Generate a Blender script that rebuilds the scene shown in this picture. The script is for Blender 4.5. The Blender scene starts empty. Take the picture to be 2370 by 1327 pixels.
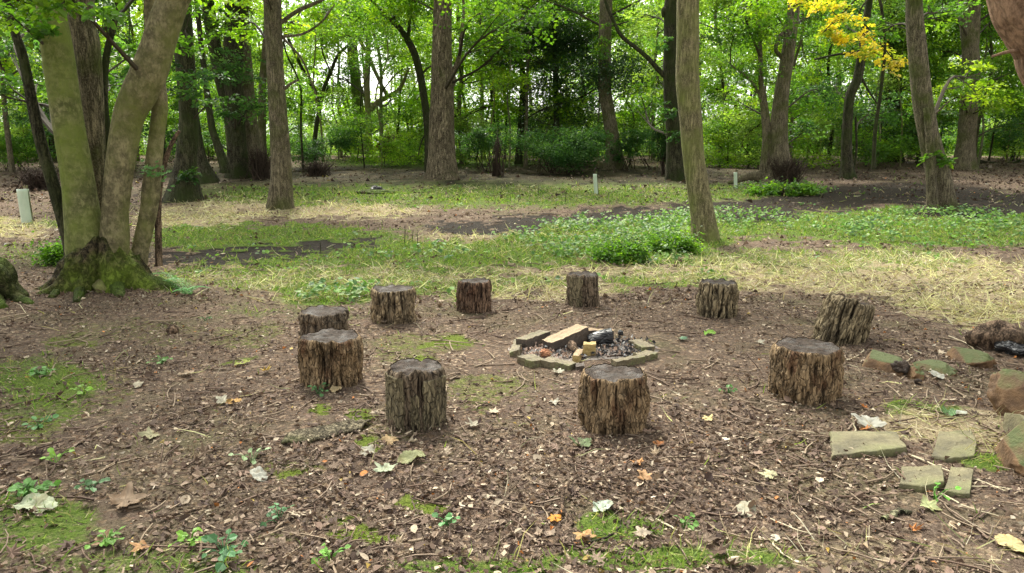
import bpy, math, random
import numpy as np
from math import radians as R
random.seed(7)
rng = np.random.default_rng(11)
C = bpy.context.scene
COL = C.collection
# ------------------------------------------------------------------ camera, world, sun, exposure
F, CX, CY, HC, HY = 1757.0, 1185.0, 663.5, 1.6, 350.0
PITCH = math.atan((CY - HY) / F)
cam = bpy.data.objects.new('camera', bpy.data.cameras.new('camera'))
COL.objects.link(cam); C.camera = cam
cam.location = (0, 0, HC); cam.rotation_euler = (math.pi / 2 - PITCH, 0, 0)
cam.data.sensor_width = 36; cam.data.lens = F / 2370 * 36
cam.data.clip_start = 0.05; cam.data.clip_end = 2000
W = bpy.data.worlds.new('World'); C.world = W; W.use_nodes = True
nt = W.node_tree; bg = nt.nodes['Background']
sky = nt.nodes.new('ShaderNodeTexSky'); sky.sky_type = 'NISHITA'; sky.sun_disc = False
SE, SR = R(52), R(-20)
sky.sun_elevation = SE; sky.sun_rotation = SR; sky.air_density = 1.0; sky.dust_density = 4.0
hs = nt.nodes.new('ShaderNodeHueSaturation'); hs.inputs['Saturation'].default_value = 0.08
nt.links.new(sky.outputs[0], hs.inputs['Color'])
wm = nt.nodes.new('ShaderNodeMix'); wm.data_type = 'RGBA'; wm.blend_type = 'MULTIPLY'; wm.inputs[0].default_value = 1; wm.inputs[7].default_value = (1.0, 1.0, .95, 1)   # warm white overcast
nt.links.new(hs.outputs[0], wm.inputs[6]); nt.links.new(wm.outputs[2], bg.inputs['Color'])
bg.inputs['Strength'].default_value = 0.14
sun = bpy.data.objects.new('sun', bpy.data.lights.new('sun', 'SUN')); COL.objects.link(sun)
sun.data.energy = 2.2; sun.data.angle = R(14); sun.data.color = (1, .94, .82)
from mathutils import Vector
sd = Vector((math.sin(SR) * math.cos(SE), math.cos(SR) * math.cos(SE), math.sin(SE)))
sun.rotation_euler = sd.to_track_quat('Z', 'Y').to_euler(); sun.location = (0, 0, 30)
C.view_settings.view_transform = 'Standard'; C.view_settings.look = 'None'
C.view_settings.exposure = 1.66; C.view_settings.gamma = 1
# ------------------------------------------------------------------ noise, terrain, projection
def _h(ix, iy, iz, s):
    n = (ix.astype(np.int64) * 374761393 + iy.astype(np.int64) * 668265263 + iz.astype(np.int64) * 2147483647 + s * 1274126177) & 0xFFFFFFFF
    n = ((n ^ (n >> 13)) * 1274126177) & 0xFFFFFFFF
    return ((n ^ (n >> 16)) & 0xFFFFFF) / 0xFFFFFF
def vn(x, y, z=None, s=0):
    x = np.asarray(x, float); y = np.asarray(y, float)
    z = np.zeros_like(x) if z is None else np.asarray(z, float)
    ix, iy, iz = np.floor(x), np.floor(y), np.floor(z)
    fx, fy, fz = x - ix, y - iy, z - iz
    fx, fy, fz = [f * f * (3 - 2 * f) for f in (fx, fy, fz)]
    r = 0
    for a in (0, 1):
        for b in (0, 1):
            for c in (0, 1):
                w = (fx if a else 1 - fx) * (fy if b else 1 - fy) * (fz if c else 1 - fz)
                r = r + w * _h(ix + a, iy + b, iz + c, s)
    return r
def fbm(x, y, z=None, s=0, o=3):
    r, a, t = 0, 1, 0
    for k in range(o):
        f = 2 ** k
        r = r + a * vn(x * f, y * f, None if z is None else z * f, s + k * 17); t += a; a *= .5
    return r / t
def terrain(x, y):
    x = np.asarray(x, float); y = np.asarray(y, float)
    t = np.clip(y - 9, 0, None)
    rise = .03 * (t * t / (t + 3))
    rise = np.where(rise > 1.3, 1.3 + (rise - 1.3) * .12, rise)
    n = (vn(x * .5, y * .5, s=3) - .5) * .07 * np.clip((y - 8) / 8, .25, 1.6) + (vn(x * 2.2, y * 2.2, s=5) - .5) * .03
    return rise + n
def ray(px, py):
    u, v = (px - CX) / F, (CY - py) / F
    c, s = math.cos(PITCH), math.sin(PITCH)
    return np.array([u, c + v * s, -s + v * c])
def at(px, py, Y):
    d = ray(px, py); return np.array([0, 0, HC]) + d * (Y / d[1])
def ground(px, py):
    d = ray(px, py)
    lo = 1.5
    for Y in np.concatenate([np.arange(1.5, 20, .05), np.arange(20, 110, .25)]):
        p = np.array([0, 0, HC]) + d * (Y / d[1])
        if p[2] <= terrain(p[0], p[1]):
            break
        lo = Y
    p[2] = float(terrain(p[0], p[1])); return p
def proj(x, y, z):
    c, s = math.cos(PITCH), math.sin(PITCH)
    dz = z - HC; f = y * c - dz * s; up = y * s + dz * c
    f = np.maximum(f, .01)
    return CX + F * x / f, CY - F * up / f
def mpp(Y, py=350):        # metres per photo pixel at ground distance Y
    d = ray(CX, py); return Y / d[1] / F
# ------------------------------------------------------------------ mesh helpers
def mesh(name, V, Fs, mats, parent=None, col=None, smooth=True, mi=None, loc=None):
    V = np.ascontiguousarray(V, dtype=np.float32)
    if loc is not None: V = V - np.asarray(loc, np.float32)
    if not isinstance(Fs, list): Fs = [Fs]
    Fs = [np.asarray(f, np.int32) for f in Fs if len(f)]
    me = bpy.data.meshes.new(name)
    me.vertices.add(len(V)); me.vertices.foreach_set('co', V.ravel())
    lv = np.concatenate([f.ravel() for f in Fs]); cnt = np.concatenate([np.full(len(f), f.shape[1]) for f in Fs])
    st = np.concatenate([[0], np.cumsum(cnt)[:-1]]).astype(np.int32)
    me.loops.add(len(lv)); me.loops.foreach_set('vertex_index', lv.astype(np.int32))
    me.polygons.add(len(cnt)); me.polygons.foreach_set('loop_start', st)
    me.polygons.foreach_set('use_smooth', np.full(len(cnt), smooth, dtype=bool))
    if mi is not None: me.polygons.foreach_set('material_index', np.asarray(mi, np.int32))
    for m in (mats if isinstance(mats, (list, tuple)) else [mats]): me.materials.append(m)
    if col is not None:
        a = me.color_attributes.new('Col', 'FLOAT_COLOR', 'POINT')
        c4 = np.ones((len(V), 4), np.float32); c4[:, :3] = col
        a.data.foreach_set('color', c4.ravel())
    me.update(calc_edges=True)
    o = bpy.data.objects.new(name, me); COL.objects.link(o)
    if parent is not None: o.parent = parent
    return o
def tag(o, label=None, cat=None, group=None, kind=None):
    if label: o['label'] = label
    if cat: o['category'] = cat
    if group: o['group'] = group
    if kind: o['kind'] = kind
    return o
def empty(name, loc, label, cat, group=None, rot=(0, 0, 0)):
    o = bpy.data.objects.new(name, None); COL.objects.link(o)
    o.location = [float(v) for v in loc]; o.rotation_euler = rot; o.empty_display_size = .2
    return tag(o, label, cat, group)
def spline(P, n):
    P = np.asarray(P, float)
    if len(P) == 2: P = np.array([P[0], P[0] * .67 + P[1] * .33, P[0] * .33 + P[1] * .67, P[1]])
    Q = np.vstack([2 * P[0] - P[1], P, 2 * P[-1] - P[-2]])
    seg = len(P) - 1; t = np.linspace(0, seg, n); i = np.minimum(t.astype(int), seg - 1); f = (t - i)[:, None]
    a, b, c, d = Q[i], Q[i + 1], Q[i + 2], Q[i + 3]
    return .5 * (2 * b + (c - a) * f + (2 * a - 5 * b + 4 * c - d) * f ** 2 + (3 * b - a - 3 * c + d) * f ** 3)
def tube(P, rad, sides=12, disp=None, cap=True):
    P = np.asarray(P, float); n = len(P); rad = np.asarray(rad, float) * np.ones(n)
    T = np.gradient(P, axis=0); T /= np.linalg.norm(T, axis=1)[:, None] + 1e-9
    ref = np.array([1., 0, 0]) if abs(T[0][0]) < .8 else np.array([0, 1., 0])
    A = np.cross(T, ref); A /= np.linalg.norm(A, axis=1)[:, None] + 1e-9
    B = np.cross(T, A)
    th = np.linspace(0, 2 * np.pi, sides, endpoint=False)
    r = rad[:, None] * np.ones((1, sides))
    if disp is not None: r = r + disp(P, th, r)
    V = P[:, None, :] + r[:, :, None] * (np.cos(th)[None, :, None] * A[:, None, :] + np.sin(th)[None, :, None] * B[:, None, :])
    i = np.arange(n - 1)[:, None] * sides; j = np.arange(sides)[None, :]; k = (j + 1) % sides
    Q = np.stack([i + j, i + sides + j, i + sides + k, i + k], -1).reshape(-1, 4)
    V = V.reshape(-1, 3)
    if cap:
        V = np.vstack([V, P[-1]]); e = (n - 1) * sides
        T3 = np.stack([e + np.arange(sides), np.full(sides, len(V) - 1), e + (np.arange(sides) + 1) % sides], -1)
        return V, Q, T3
    return V, Q, np.zeros((0, 3), int)
class MB:
    def __init__(s): s.V = []; s.Q = []; s.T = []; s.n = 0; s.c = []
    def add(s, V, Q=(), T=(), c=None):
        Q = np.asarray(Q, int).reshape(-1, 4); T = np.asarray(T, int).reshape(-1, 3)
        s.V.append(V); s.Q.append(Q + s.n); s.T.append(T + s.n); s.n += len(V)
        s.c.append(np.ones((len(V), 3)) * (1 if c is None else np.asarray(c)))
    def build(s, name, mats, parent=None, loc=None, smooth=True, col=True, extra_leaves=None):
        V = np.vstack(s.V); Q = np.vstack(s.Q); T = np.vstack(s.T)
        return mesh(name, V, [Q, T], mats, parent, np.vstack(s.c) if col else None, smooth, loc=loc)
# ------------------------------------------------------------------ leaves (vectorised)
def tpl(kind):
    if kind == 'rhomb':
        V = [(0, 0, 0), (.42, .33, .07), (1, 0, -.06), (.42, -.33, .07)]; T = [(0, 2, 1), (0, 3, 2)]
    elif kind == 'oval':
        V = [(0, 0, 0), (.3, .3, .05), (.7, .27, .04), (1, 0, -.1), (.7, -.27, .04), (.3, -.3, .05)]
        T = [(0, 3, 2), (0, 2, 1), (0, 4, 3), (0, 5, 4)]
    elif kind == 'chip':
        V = [(0, 0, .05), (.35, .3, .2), (1, .1, .02), (.6, -.3, .22)]; T = [(0, 2, 1), (0, 3, 2)]
    elif kind == 'maple':
        a = [(180, .12), (150, .45), (128, .3), (100, .68), (72, .36), (45, .8), (25, .42), (0, 1.0), (-25, .42), (-45, .8), (-72, .36), (-100, .68), (-128, .3), (-150, .45)]
        V = [(0.4, 0, .0)] + [(.4 + .6 * r * math.cos(R(t)), .6 * r * math.sin(R(t)), .13 * r * (1 if k % 2 else -.3)) for k, (t, r) in enumerate(a)]
        n = len(a); T = [(0, 1 + k, 1 + (k + 1) % n) for k in range(n)]
    elif kind == 'blade':
        V = [(0, -.5, 0), (0, .5, 0), (.5, .35, .1), (.5, -.35, .1), (1, 0, 0)]; T = [(0, 2, 1), (0, 3, 2), (3, 4, 2)]
    return np.array(V, float), np.array(T, int)
def leaves(P, N, D, size, kind, width=1.0, curl=1.0):
    """P centres, N normals, D headings, size -> V, T"""
    TV, TT = tpl(kind); m = len(P)
    N = N / (np.linalg.norm(N, axis=1)[:, None] + 1e-9)
    D = D - N * np.sum(D * N, 1)[:, None]; D /= np.linalg.norm(D, axis=1)[:, None] + 1e-9
    S = np.cross(N, D)
    size = np.ones(m) * size; width = np.ones(m) * width; curl = np.ones(m) * curl
    V = P[:, None, :] + size[:, None, None] * (TV[None, :, 0, None] * D[:, None, :] + (width[:, None] * TV[None, :, 1])[:, :, None] * S[:, None, :] + (curl[:, None] * TV[None, :, 2])[:, :, None] * N[:, None, :])
    T = TT[None] + (np.arange(m) * len(TV))[:, None, None]
    return V.reshape(-1, 3), T.reshape(-1, 3), len(TV)
def rnd(n): return rng.standard_normal((n, 3))
def sprays(c, rad, nspray, per, lsize, flat=.16, srad=.5, droop=.25, g=None):
    """foliage of one cluster: flattened sprays of leaves inside an ellipsoid. returns P,N,D"""
    g = g or rng
    u = g.standard_normal((nspray, 3)); u /= np.linalg.norm(u, axis=1)[:, None]
    u *= (g.random(nspray) ** .45)[:, None]
    S = c + u * rad
    sr = srad * (.55 + .8 * g.random(nspray)) * min(1.5, max(.5, float(np.mean(rad))))
    tilt = g.standard_normal((nspray, 3)) * .28
    m = nspray * per; k = np.repeat(np.arange(nspray), per)
    th = g.random(m) * 2 * np.pi; rr = np.sqrt(g.random(m)) * sr[k]
    out = np.stack([np.cos(th), np.sin(th), np.zeros(m)], 1)
    P = S[k] + out * rr[:, None]
    Nn = np.array([0, 0, 1.]) + tilt[k]
    P[:, 2] -= (P[:, 0] - S[k][:, 0]) * tilt[k][:, 0] + (P[:, 1] - S[k][:, 1]) * tilt[k][:, 1]
    P[:, 2] += g.standard_normal(m) * flat * sr[k] - droop * rr ** 2 / sr[k]
    N = Nn + g.standard_normal((m, 3)) * .42
    D = out + g.standard_normal((m, 3)) * .5; D[:, 2] -= .35
    return S, P, N, D
# ------------------------------------------------------------------ materials
def mat(name):
    m = bpy.data.materials.new(name); m.use_nodes = True
    nt = m.node_tree; b = nt.nodes['Principled BSDF']; return m, nt, b
def N_(nt, t, **k):
    n = nt.nodes.new(t)
    for a, v in k.items(): setattr(n, a, v)
    return n
def ramp(nt, fac, stops, interp='LINEAR'):
    r = nt.nodes.new('ShaderNodeValToRGB'); e = r.color_ramp.elements; r.color_ramp.interpolation = interp
    while len(e) < len(stops): e.new(.5)
    for k, (p, c) in enumerate(stops): e[k].position = p; e[k].color = (*c, 1) if len(c) == 3 else c
    nt.links.new(fac, r.inputs[0]); return r.outputs[0]
def noise(nt, vec, scale, detail=4, rough=.6, sc=None):
    if sc is not None:
        mp = nt.nodes.new('ShaderNodeMapping'); mp.inputs['Scale'].default_value = sc
        nt.links.new(vec, mp.inputs[0]); vec = mp.outputs[0]
    n = nt.nodes.new('ShaderNodeTexNoise'); n.inputs['Scale'].default_value = scale
    n.inputs['Detail'].default_value = detail; n.inputs['Roughness'].default_value = rough
    nt.links.new(vec, n.inputs['Vector']); return n.outputs['Fac']
def mix(nt, f, a, b, mode='MIX'):
    m = nt.nodes.new('ShaderNodeMix'); m.data_type = 'RGBA'; m.blend_type = mode
    for i, v in ((0, f), (6, a), (7, b)):
        if isinstance(v, (int, float)): m.inputs[i].default_value = v
        elif isinstance(v, tuple): m.inputs[i].default_value = (*v, 1) if len(v) == 3 else v
        else: nt.links.new(v, m.inputs[i])
    return m.outputs[2]
def math_(nt, op, a, b=0, c=None):
    m = nt.nodes.new('ShaderNodeMath'); m.operation = op
    for i, v in enumerate((a, b) if c is None else (a, b, c)):
        if isinstance(v, (int, float)): m.inputs[i].default_value = v
        else: nt.links.new(v, m.inputs[i])
    return m.outputs[0]
def bump(nt, b, h, dist=.02, st=1.0):
    n = nt.nodes.new('ShaderNodeBump'); n.inputs['Strength'].default_value = st; n.inputs['Distance'].default_value = dist
    nt.links.new(h, n.inputs['Height']); nt.links.new(n.outputs[0], b.inputs['Normal'])
def leafmat(name, base, trans=.5, tcol=None, rough=.45, spec=.4):
    m, nt, b = mat(name)
    at_ = N_(nt, 'ShaderNodeAttribute', attribute_name='Col')
    c = mix(nt, 1.0, base, at_.outputs['Color'], 'MULTIPLY')
    nt.links.new(c, b.inputs['Base Color']); b.inputs['Roughness'].default_value = rough
    b.inputs['Specular IOR Level'].default_value = spec
    if trans > 0:
        t = N_(nt, 'ShaderNodeBsdfTranslucent')
        nt.links.new(mix(nt, 1.0, tcol or base, at_.outputs['Color'], 'MULTIPLY'), t.inputs['Color'])
        ms = N_(nt, 'ShaderNodeMixShader'); ms.inputs[0].default_value = trans
        nt.links.new(b.outputs[0], ms.inputs[1]); nt.links.new(t.outputs[0], ms.inputs[2])
        nt.links.new(ms.outputs[0], nt.nodes['Material Output'].inputs[0])
    return m
def barkmat(name, dark, light, moss=(.07, .09, .015), mossamt=.5, zs=.25, scale=14, bd=.02, mossz=None, fiss=.8):
    m, nt, b = mat(name)
    tc = N_(nt, 'ShaderNodeTexCoord').outputs['Object']
    n1 = noise(nt, tc, scale, 5, .65, (1, 1, zs)); n2 = noise(nt, tc, scale * .22, 3, .5); n3 = noise(nt, tc, scale * 5, 3, .6, (1, 1, .5))
    c = ramp(nt, n1, [(.38, dark), (.52, light), (.72, tuple(v * 1.4 for v in light))])
    fis = math_(nt, 'MULTIPLY', math_(nt, 'ABSOLUTE', math_(nt, 'SUBTRACT', noise(nt, tc, scale * .8, 6, .7, (1, 1, zs * .7)), .5)), 2)
    fisr = ramp(nt, fis, [(0, (1, 1, 1)), (.1, (0, 0, 0))])
    c = mix(nt, math_(nt, 'MULTIPLY', fisr, fiss), c, tuple(v * .55 for v in dark))
    c = mix(nt, 1.0, c, ramp(nt, n2, [(.3, (.75, .75, .75)), (.7, (1.2, 1.2, 1.2))]), 'MULTIPLY')
    c = mix(nt, ramp(nt, n3, [(.44, (0, 0, 0)), (.62, (.65, .65, .65))]), c, tuple(v * .75 for v in dark))
    n5 = noise(nt, tc, scale * 2.6, 3, .7, (1, 1, .6)); c = mix(nt, ramp(nt, n5, [(.5, (0, 0, 0)), (.64, (.5, .5, .5))]), c, tuple(v * 1.7 for v in light))
    n4 = noise(nt, tc, 1.3, 4, .6)
    mm = ramp(nt, n4, [(.62 - .3 * mossamt, (0, 0, 0)), (.8 - .25 * mossamt, (.9, .9, .9))])
    if mossz is not None:
        sx = N_(nt, 'ShaderNodeSeparateXYZ'); nt.links.new(tc, sx.inputs[0])
        hz = math_(nt, 'MULTIPLY_ADD', sx.outputs[2], -1 / mossz[1], 1 + mossz[0] / mossz[1])
        hz = math_(nt, 'ADD', hz, math_(nt, 'MULTIPLY_ADD', n2, 1.6, -.8))
        mz = nt.nodes.new('ShaderNodeClamp'); nt.links.new(hz, mz.inputs[0])
        mm = math_(nt, 'MAXIMUM', mm, mz.outputs[0])
    c = mix(nt, mm, c, mix(nt, n3, tuple(v * .55 for v in moss), tuple(v * 1.5 for v in moss)))
    nt.links.new(c, b.inputs['Base Color']); b.inputs['Roughness'].default_value = .9; b.inputs['Specular IOR Level'].default_value = .2
    bump(nt, b, math_(nt, 'SUBTRACT', math_(nt, 'MULTIPLY_ADD', n3, .35, n1), math_(nt, 'MULTIPLY', fisr, .5 * fiss)), bd * 1.5, 1)
    return m
M = {}
M['bark_grey'] = barkmat('bark_grey_brown', (.075, .062, .04), (.235, .20, .13), mossamt=.45, scale=26, zs=.2)
M['bark_tan'] = barkmat('bark_tan_fissured', (.085, .065, .042), (.32, .26, .175), mossamt=.2, scale=16, zs=.22, bd=.05)
M['bark_green'] = barkmat('bark_green_film', (.11, .095, .05), (.27, .235, .13), moss=(.19, .21, .06), mossamt=.6, scale=26, zs=.2, bd=.012)
M['bark_smooth'] = barkmat('bark_smooth_olive', (.11, .115, .045), (.22, .215, .095), moss=(.15, .19, .035), mossamt=.8, scale=6, zs=1.8, bd=.01, fiss=.35)
M['bark_smooth2'] = barkmat('bark_smooth_brown', (.11, .095, .052), (.22, .19, .105), moss=(.14, .155, .04), mossamt=.55, scale=7, zs=1.3, bd=.012, fiss=.35)
M['bark_dark'] = barkmat('bark_dark', (.018, .017, .010), (.08, .074, .044), mossamt=.65, moss=(.035, .05, .012), scale=14)
M['bark_red'] = barkmat('bark_red_brown', (.13, .08, .05), (.27, .175, .115), mossamt=.0, scale=7, zs=.6, bd=.012, fiss=.3)
M['bark_pale'] = barkmat('bark_pale_green', (.09, .085, .05), (.26, .25, .15), mossamt=.6, moss=(.13, .17, .04), scale=12)
M['mossroot'] = barkmat('moss_on_roots', (.03, .026, .012), (.10, .085, .045), moss=(.075, .12, .014), mossamt=1.0, scale=14, zs=1, bd=.03)
M['rootplate'] = barkmat('mossy_root_plate', (.03, .024, .014), (.11, .085, .045), moss=(.13, .19, .02), mossamt=.75, scale=11, zs=.8, bd=.03)
M['deadwood'] = barkmat('dead_wood', (.06, .04, .028), (.22, .15, .10), mossamt=.05, scale=20, zs=.3)
M['twig'] = leafmat('twig_bark', (1, 1, 1), 0, rough=.85, spec=.2)
M['leaf'] = leafmat('leaf_green', (1, 1, 1), .55, (1.35, 1.4, .5))
M['gleaf'] = leafmat('leaf_glossy_dark', (1, 1, 1), .22, (1.1, 1.3, .6), rough=.3, spec=.6)
M['litter'] = leafmat('dead_leaf', (1, 1, 1), .12, (1, .9, .7), rough=.75, spec=.25)
M['grass'] = leafmat('grass_blade', (1, 1, 1), .4, (1.1, 1.25, .6), rough=.5, spec=.3)
# leaf palettes (base colour, linear)
PAL = {
 'bright': ((.20, .36, .025), (.34, .48, .04), (.13, .27, .02)),
 'mid': ((.105, .23, .03), (.18, .32, .035), (.065, .155, .022)),
 'teal': ((.065, .16, .05), (.12, .24, .07), (.045, .11, .032)),
 'dark': ((.028, .075, .02), (.06, .125, .03), (.018, .048, .012)),
 'yellow': ((.74, .60, .08), (.80, .68, .16), (.40, .48, .06)),
 'pale': ((.24, .36, .08), (.34, .46, .13), (.15, .27, .06)),
 'brown': ((.07, .045, .026), (.13, .085, .05), (.045, .032, .02)),
}
def palcol(kind, n, g=None):
    g = g or rng; p = np.array(PAL[kind]); k = g.choice(3, n, p=(.5, .25, .25))
    return p[k] * (.75 + .5 * g.random((n, 1)))
# ------------------------------------------------------------------ zones on the ground, as weights
def ell(px, py, L):
    w = np.zeros_like(px)
    for cx, cy, rx, ry, a in L:
        d = ((px - cx) / rx) ** 2 + ((py - cy) / ry) ** 2
        w = np.maximum(w, a * np.clip(1.45 - d, 0, 1))
    return w
GREEN = [(1150, 445, 900, 40, .56), (1000, 400, 1000, 30, .42), (900, 655, 520, 34, .5), (480, 640, 200, 30, .45), (1900, 600, 420, 30, .45), (700, 720, 260, 30, .35), (620, 545, 300, 26, .9), (470, 560, 130, 18, .9), (1000, 590, 420, 34, .9), (1420, 560, 260, 52, 1), (1720, 520, 330, 34, .9), (2180, 525, 380, 46, 1),
         (650, 605, 260, 20, .7), (760, 682, 150, 26, .75), (1550, 650, 160, 26, .5), (90, 880, 150, 70, .6), (70, 960, 110, 40, .55), (60, 1220, 170, 80, .7), (300, 1310, 330, 42, .55), (1420, 1215, 110, 26, .75),
         (1520, 1305, 360, 34, .75), (1080, 1312, 260, 26, .6), (2160, 945, 110, 26, .65), (1010, 378, 260, 16, .8), (1680, 370, 160, 14, 1), (1300, 352, 900, 8, 1), (1200, 470, 240, 20, .35), (80, 590, 130, 30, .4),
         (150, 520, 120, 16, .4), (700, 410, 200, 8, .3), (2270, 1075, 60, 25, .7), (1180, 935, 90, 20, .35), (2000, 460, 300, 10, .2), (1560, 1210, 80, 20, .2), (1830, 440, 120, 14, .6)]
STRAW = [(1100, 455, 560, 30, .25), (1000, 660, 560, 34, .62), (560, 650, 260, 30, .5), (1250, 560, 500, 40, .4), (1960, 632, 470, 48, 1), (2270, 705, 220, 52, .95), (900, 640, 330, 20, .7), (1180, 645, 260, 20, .6), (450, 505, 150, 30, .85), (760, 488, 260, 20, .62), (40, 530, 80, 26, .9), (560, 470, 180, 14, .6),
         (2210, 985, 190, 44, .85), (2250, 1060, 120, 30, .5), (2050, 1290, 350, 40, .35), (1700, 1290, 200, 40, .3), (1200, 440, 260, 12, .5), (620, 690, 120, 18, .3), (1500, 620, 300, 30, .5)]
MUD = [(1150, 405, 1300, 28, .52), (300, 440, 300, 20, .35), (480, 594, 150, 13, 1.2), (620, 580, 150, 12, 1.2), (770, 562, 110, 10, 1.1), (1120, 527, 150, 13, 1), (1290, 508, 160, 13, 1), (1480, 494, 150, 13, .9), (1700, 478, 170, 15, .9), (1880, 470, 170, 20, .9), (2100, 448, 240, 26, .95), (2330, 470, 130, 24, 1), (2230, 490, 150, 14, .8), (1760, 500, 120, 14, .8)]
MOSS = [(1130, 905, 130, 40, .42), (690, 1090, 110, 30, .4), (1000, 800, 160, 40, .42), (300, 770, 200, 40, .35), (900, 1000, 120, 25, .35), (160, 900, 160, 80, .36), (560, 780, 120, 30, .4), (825, 1232, 90, 17, 1), (990, 1175, 75, 12, 1), (830, 967, 42, 14, 1), (670, 1110, 36, 12, .9), (850, 1020, 32, 9, 1), (1040, 802, 85, 18, .8), (720, 955, 40, 9, .7), (1250, 900, 120, 30, .25), (780, 1190, 60, 10, .8), (190, 790, 80, 20, .5), (560, 838, 60, 10, .5), (1110, 930, 80, 20, .4), (60, 1000, 120, 30, .5), (620, 1240, 60, 14, .4)]
def zones(x, y):
    z = terrain(x, y); px, py = proj(x, y, z)
    j = fbm(x * 1.1, y * 1.1, s=31, o=4) - .5; k = fbm(x * 4, y * 4, s=37, o=3) - .5
    sc = np.clip((py - 350) / 300, .15, 1)
    px2, py2 = px + j * 130 * sc, py + k * 70 * sc
    far = py < 352
    G = ell(px2, py2, GREEN); S = ell(px2, py2, STRAW); U = ell(px2, py2, MUD); O = ell(px2, py2, MOSS)
    n = fbm(x * 2.3, y * 2.3, s=41, o=3)
    G = np.clip(G * (.55 + n * .9), 0, 1); S = np.clip(S * (.5 + (1 - n) * 1.0), 0, 1); U = np.clip(U * (.5 + n), 0, 1)
    G = np.where(y > 55, .9, G)
    # the ground away from the photographed part: litter with grass patches
    out = (px < -60) | (px > 2430) | (py > 1400) | (y < 2)
    G = np.where(out, np.clip((n - .45) * 2, 0, .6), G)
    return G, S, U, O
# ------------------------------------------------------------------ the ground
def axis(lo, hi, fine_lo, fine_hi, step, grow):
    a = list(np.arange(fine_lo, fine_hi, step)); s = step
    while a[-1] < hi: s *= grow; a.append(a[-1] + s)
    s = step
    while a[0] > lo: s *= grow; a.insert(0, a[0] - s)
    return np.array(a)
xs = axis(-400, 400, -7, 7, .05, 1.06); ys = axis(-40, 700, 2, 12, .05, 1.045)
X, Y = np.meshgrid(xs, ys); x, y = X.ravel(), Y.ravel()
z = terrain(x, y)
near = np.clip((22 - y) / 12, 0, 1)
z2 = z + (fbm(x * 9, y * 9, s=51, o=2) - .5) * .018 * near
G, S, U, O = zones(x, y)
z2 = z2 - U * .03
nx, ny = len(xs), len(ys)
ii = (np.arange(ny - 1)[:, None] * nx + np.arange(nx - 1)[None]).ravel()
Q = np.stack([ii, ii + 1, ii + nx + 1, ii + nx], 1)
m, nt, b = mat('woodland_soil')
tc = N_(nt, 'ShaderNodeTexCoord').outputs['Object']
at1 = N_(nt, 'ShaderNodeAttribute', attribute_name='Col'); sp = N_(nt, 'ShaderNodeSeparateColor'); nt.links.new(at1.outputs['Color'], sp.inputs[0])
atm = N_(nt, 'ShaderNodeAttribute', attribute_name='Moss')
n1 = noise(nt, tc, 55, 5, .7); n2 = noise(nt, tc, 2.2, 4, .6); n3 = noise(nt, tc, 18, 4, .65)
vo = N_(nt, 'ShaderNodeTexVoronoi'); vo.inputs['Scale'].default_value = 42; vo.inputs['Randomness'].default_value = 1; nt.links.new(tc, vo.inputs['Vector'])
soil = ramp(nt, n1, [(.3, (.048, .034, .025)), (.5, (.10, .073, .055)), (.72, (.19, .148, .115))])
soil = mix(nt, ramp(nt, n2, [(.35, (0, 0, 0)), (.65, (.6, .6, .6))]), soil, mix(nt, n1, (.06, .042, .031), (.22, .165, .125)))
vs = N_(nt, 'ShaderNodeSeparateColor'); nt.links.new(vo.outputs['Color'], vs.inputs[0])
soil = mix(nt, ramp(nt, vs.outputs[0], [(.72, (0, 0, 0)), (.8, (.7, .7, .7))]), soil, ramp(nt, vs.outputs[1], [(0, (.10, .06, .04)), (.6, (.24, .165, .11)), (1, (.4, .31, .22))]))
soil = mix(nt, ramp(nt, noise(nt, tc, .9, 5, .65), [(.5, (0, 0, 0)), (.66, (.55, .55, .55))]), soil, ramp(nt, n1, [(.3, (.05, .048, .022)), (.55, (.115, .11, .055)), (.75, (.2, .185, .11))]))
grn = ramp(nt, n1, [(.3, (.035, .06, .014)), (.5, (.085, .13, .025)), (.75, (.17, .21, .05))])
stw = ramp(nt, n1, [(.3, (.13, .10, .06)), (.5, (.28, .225, .14)), (.75, (.46, .39, .26))])
mud = ramp(nt, n3, [(.35, (.010, .008, .006)), (.6, (.03, .023, .017)), (.8, (.07, .052, .038))])
mos = ramp(nt, n1, [(.3, (.055, .07, .014)), (.6, (.13, .17, .03)), (.8, (.22, .27, .05))])
def edge(fac, nn): 
    a = math_(nt, 'MULTIPLY_ADD', nn, .9, -.45); a = math_(nt, 'ADD', a, fac); return ramp(nt, a, [(.3, (0, 0, 0)), (.62, (1, 1, 1))])
c = mix(nt, edge(sp.outputs[1], n3), soil, stw)
c = mix(nt, edge(sp.outputs[0], n3), c, grn)
c = mix(nt, edge(sp.outputs[2], n3), c, mud)
c = mix(nt, edge(atm.outputs['Fac'], n3), c, mos)
nt.links.new(c, b.inputs['Base Color'])
nt.links.new(math_(nt, 'MULTIPLY_ADD', sp.outputs[2], -.2, .95), b.inputs['Roughness']); b.inputs['Specular IOR Level'].default_value = .06
h = math_(nt, 'ADD', math_(nt, 'MULTIPLY', n1, .6), math_(nt, 'MULTIPLY', n3, 1.0)); bump(nt, b, h, .03, 1)
go = mesh('ground', np.stack([x, y, z2], 1), Q, m, None, np.stack([G, S, U], 1))
am = go.data.attributes.new('Moss', 'FLOAT', 'POINT'); am.data.foreach_set('value', O.astype(np.float32))
tag(go, kind='structure')
def gz(x, y): return terrain(x, y) + (fbm(x * 9, y * 9, s=51, o=2) - .5) * .018 * np.clip((22 - y) / 12, 0, 1)
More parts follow.
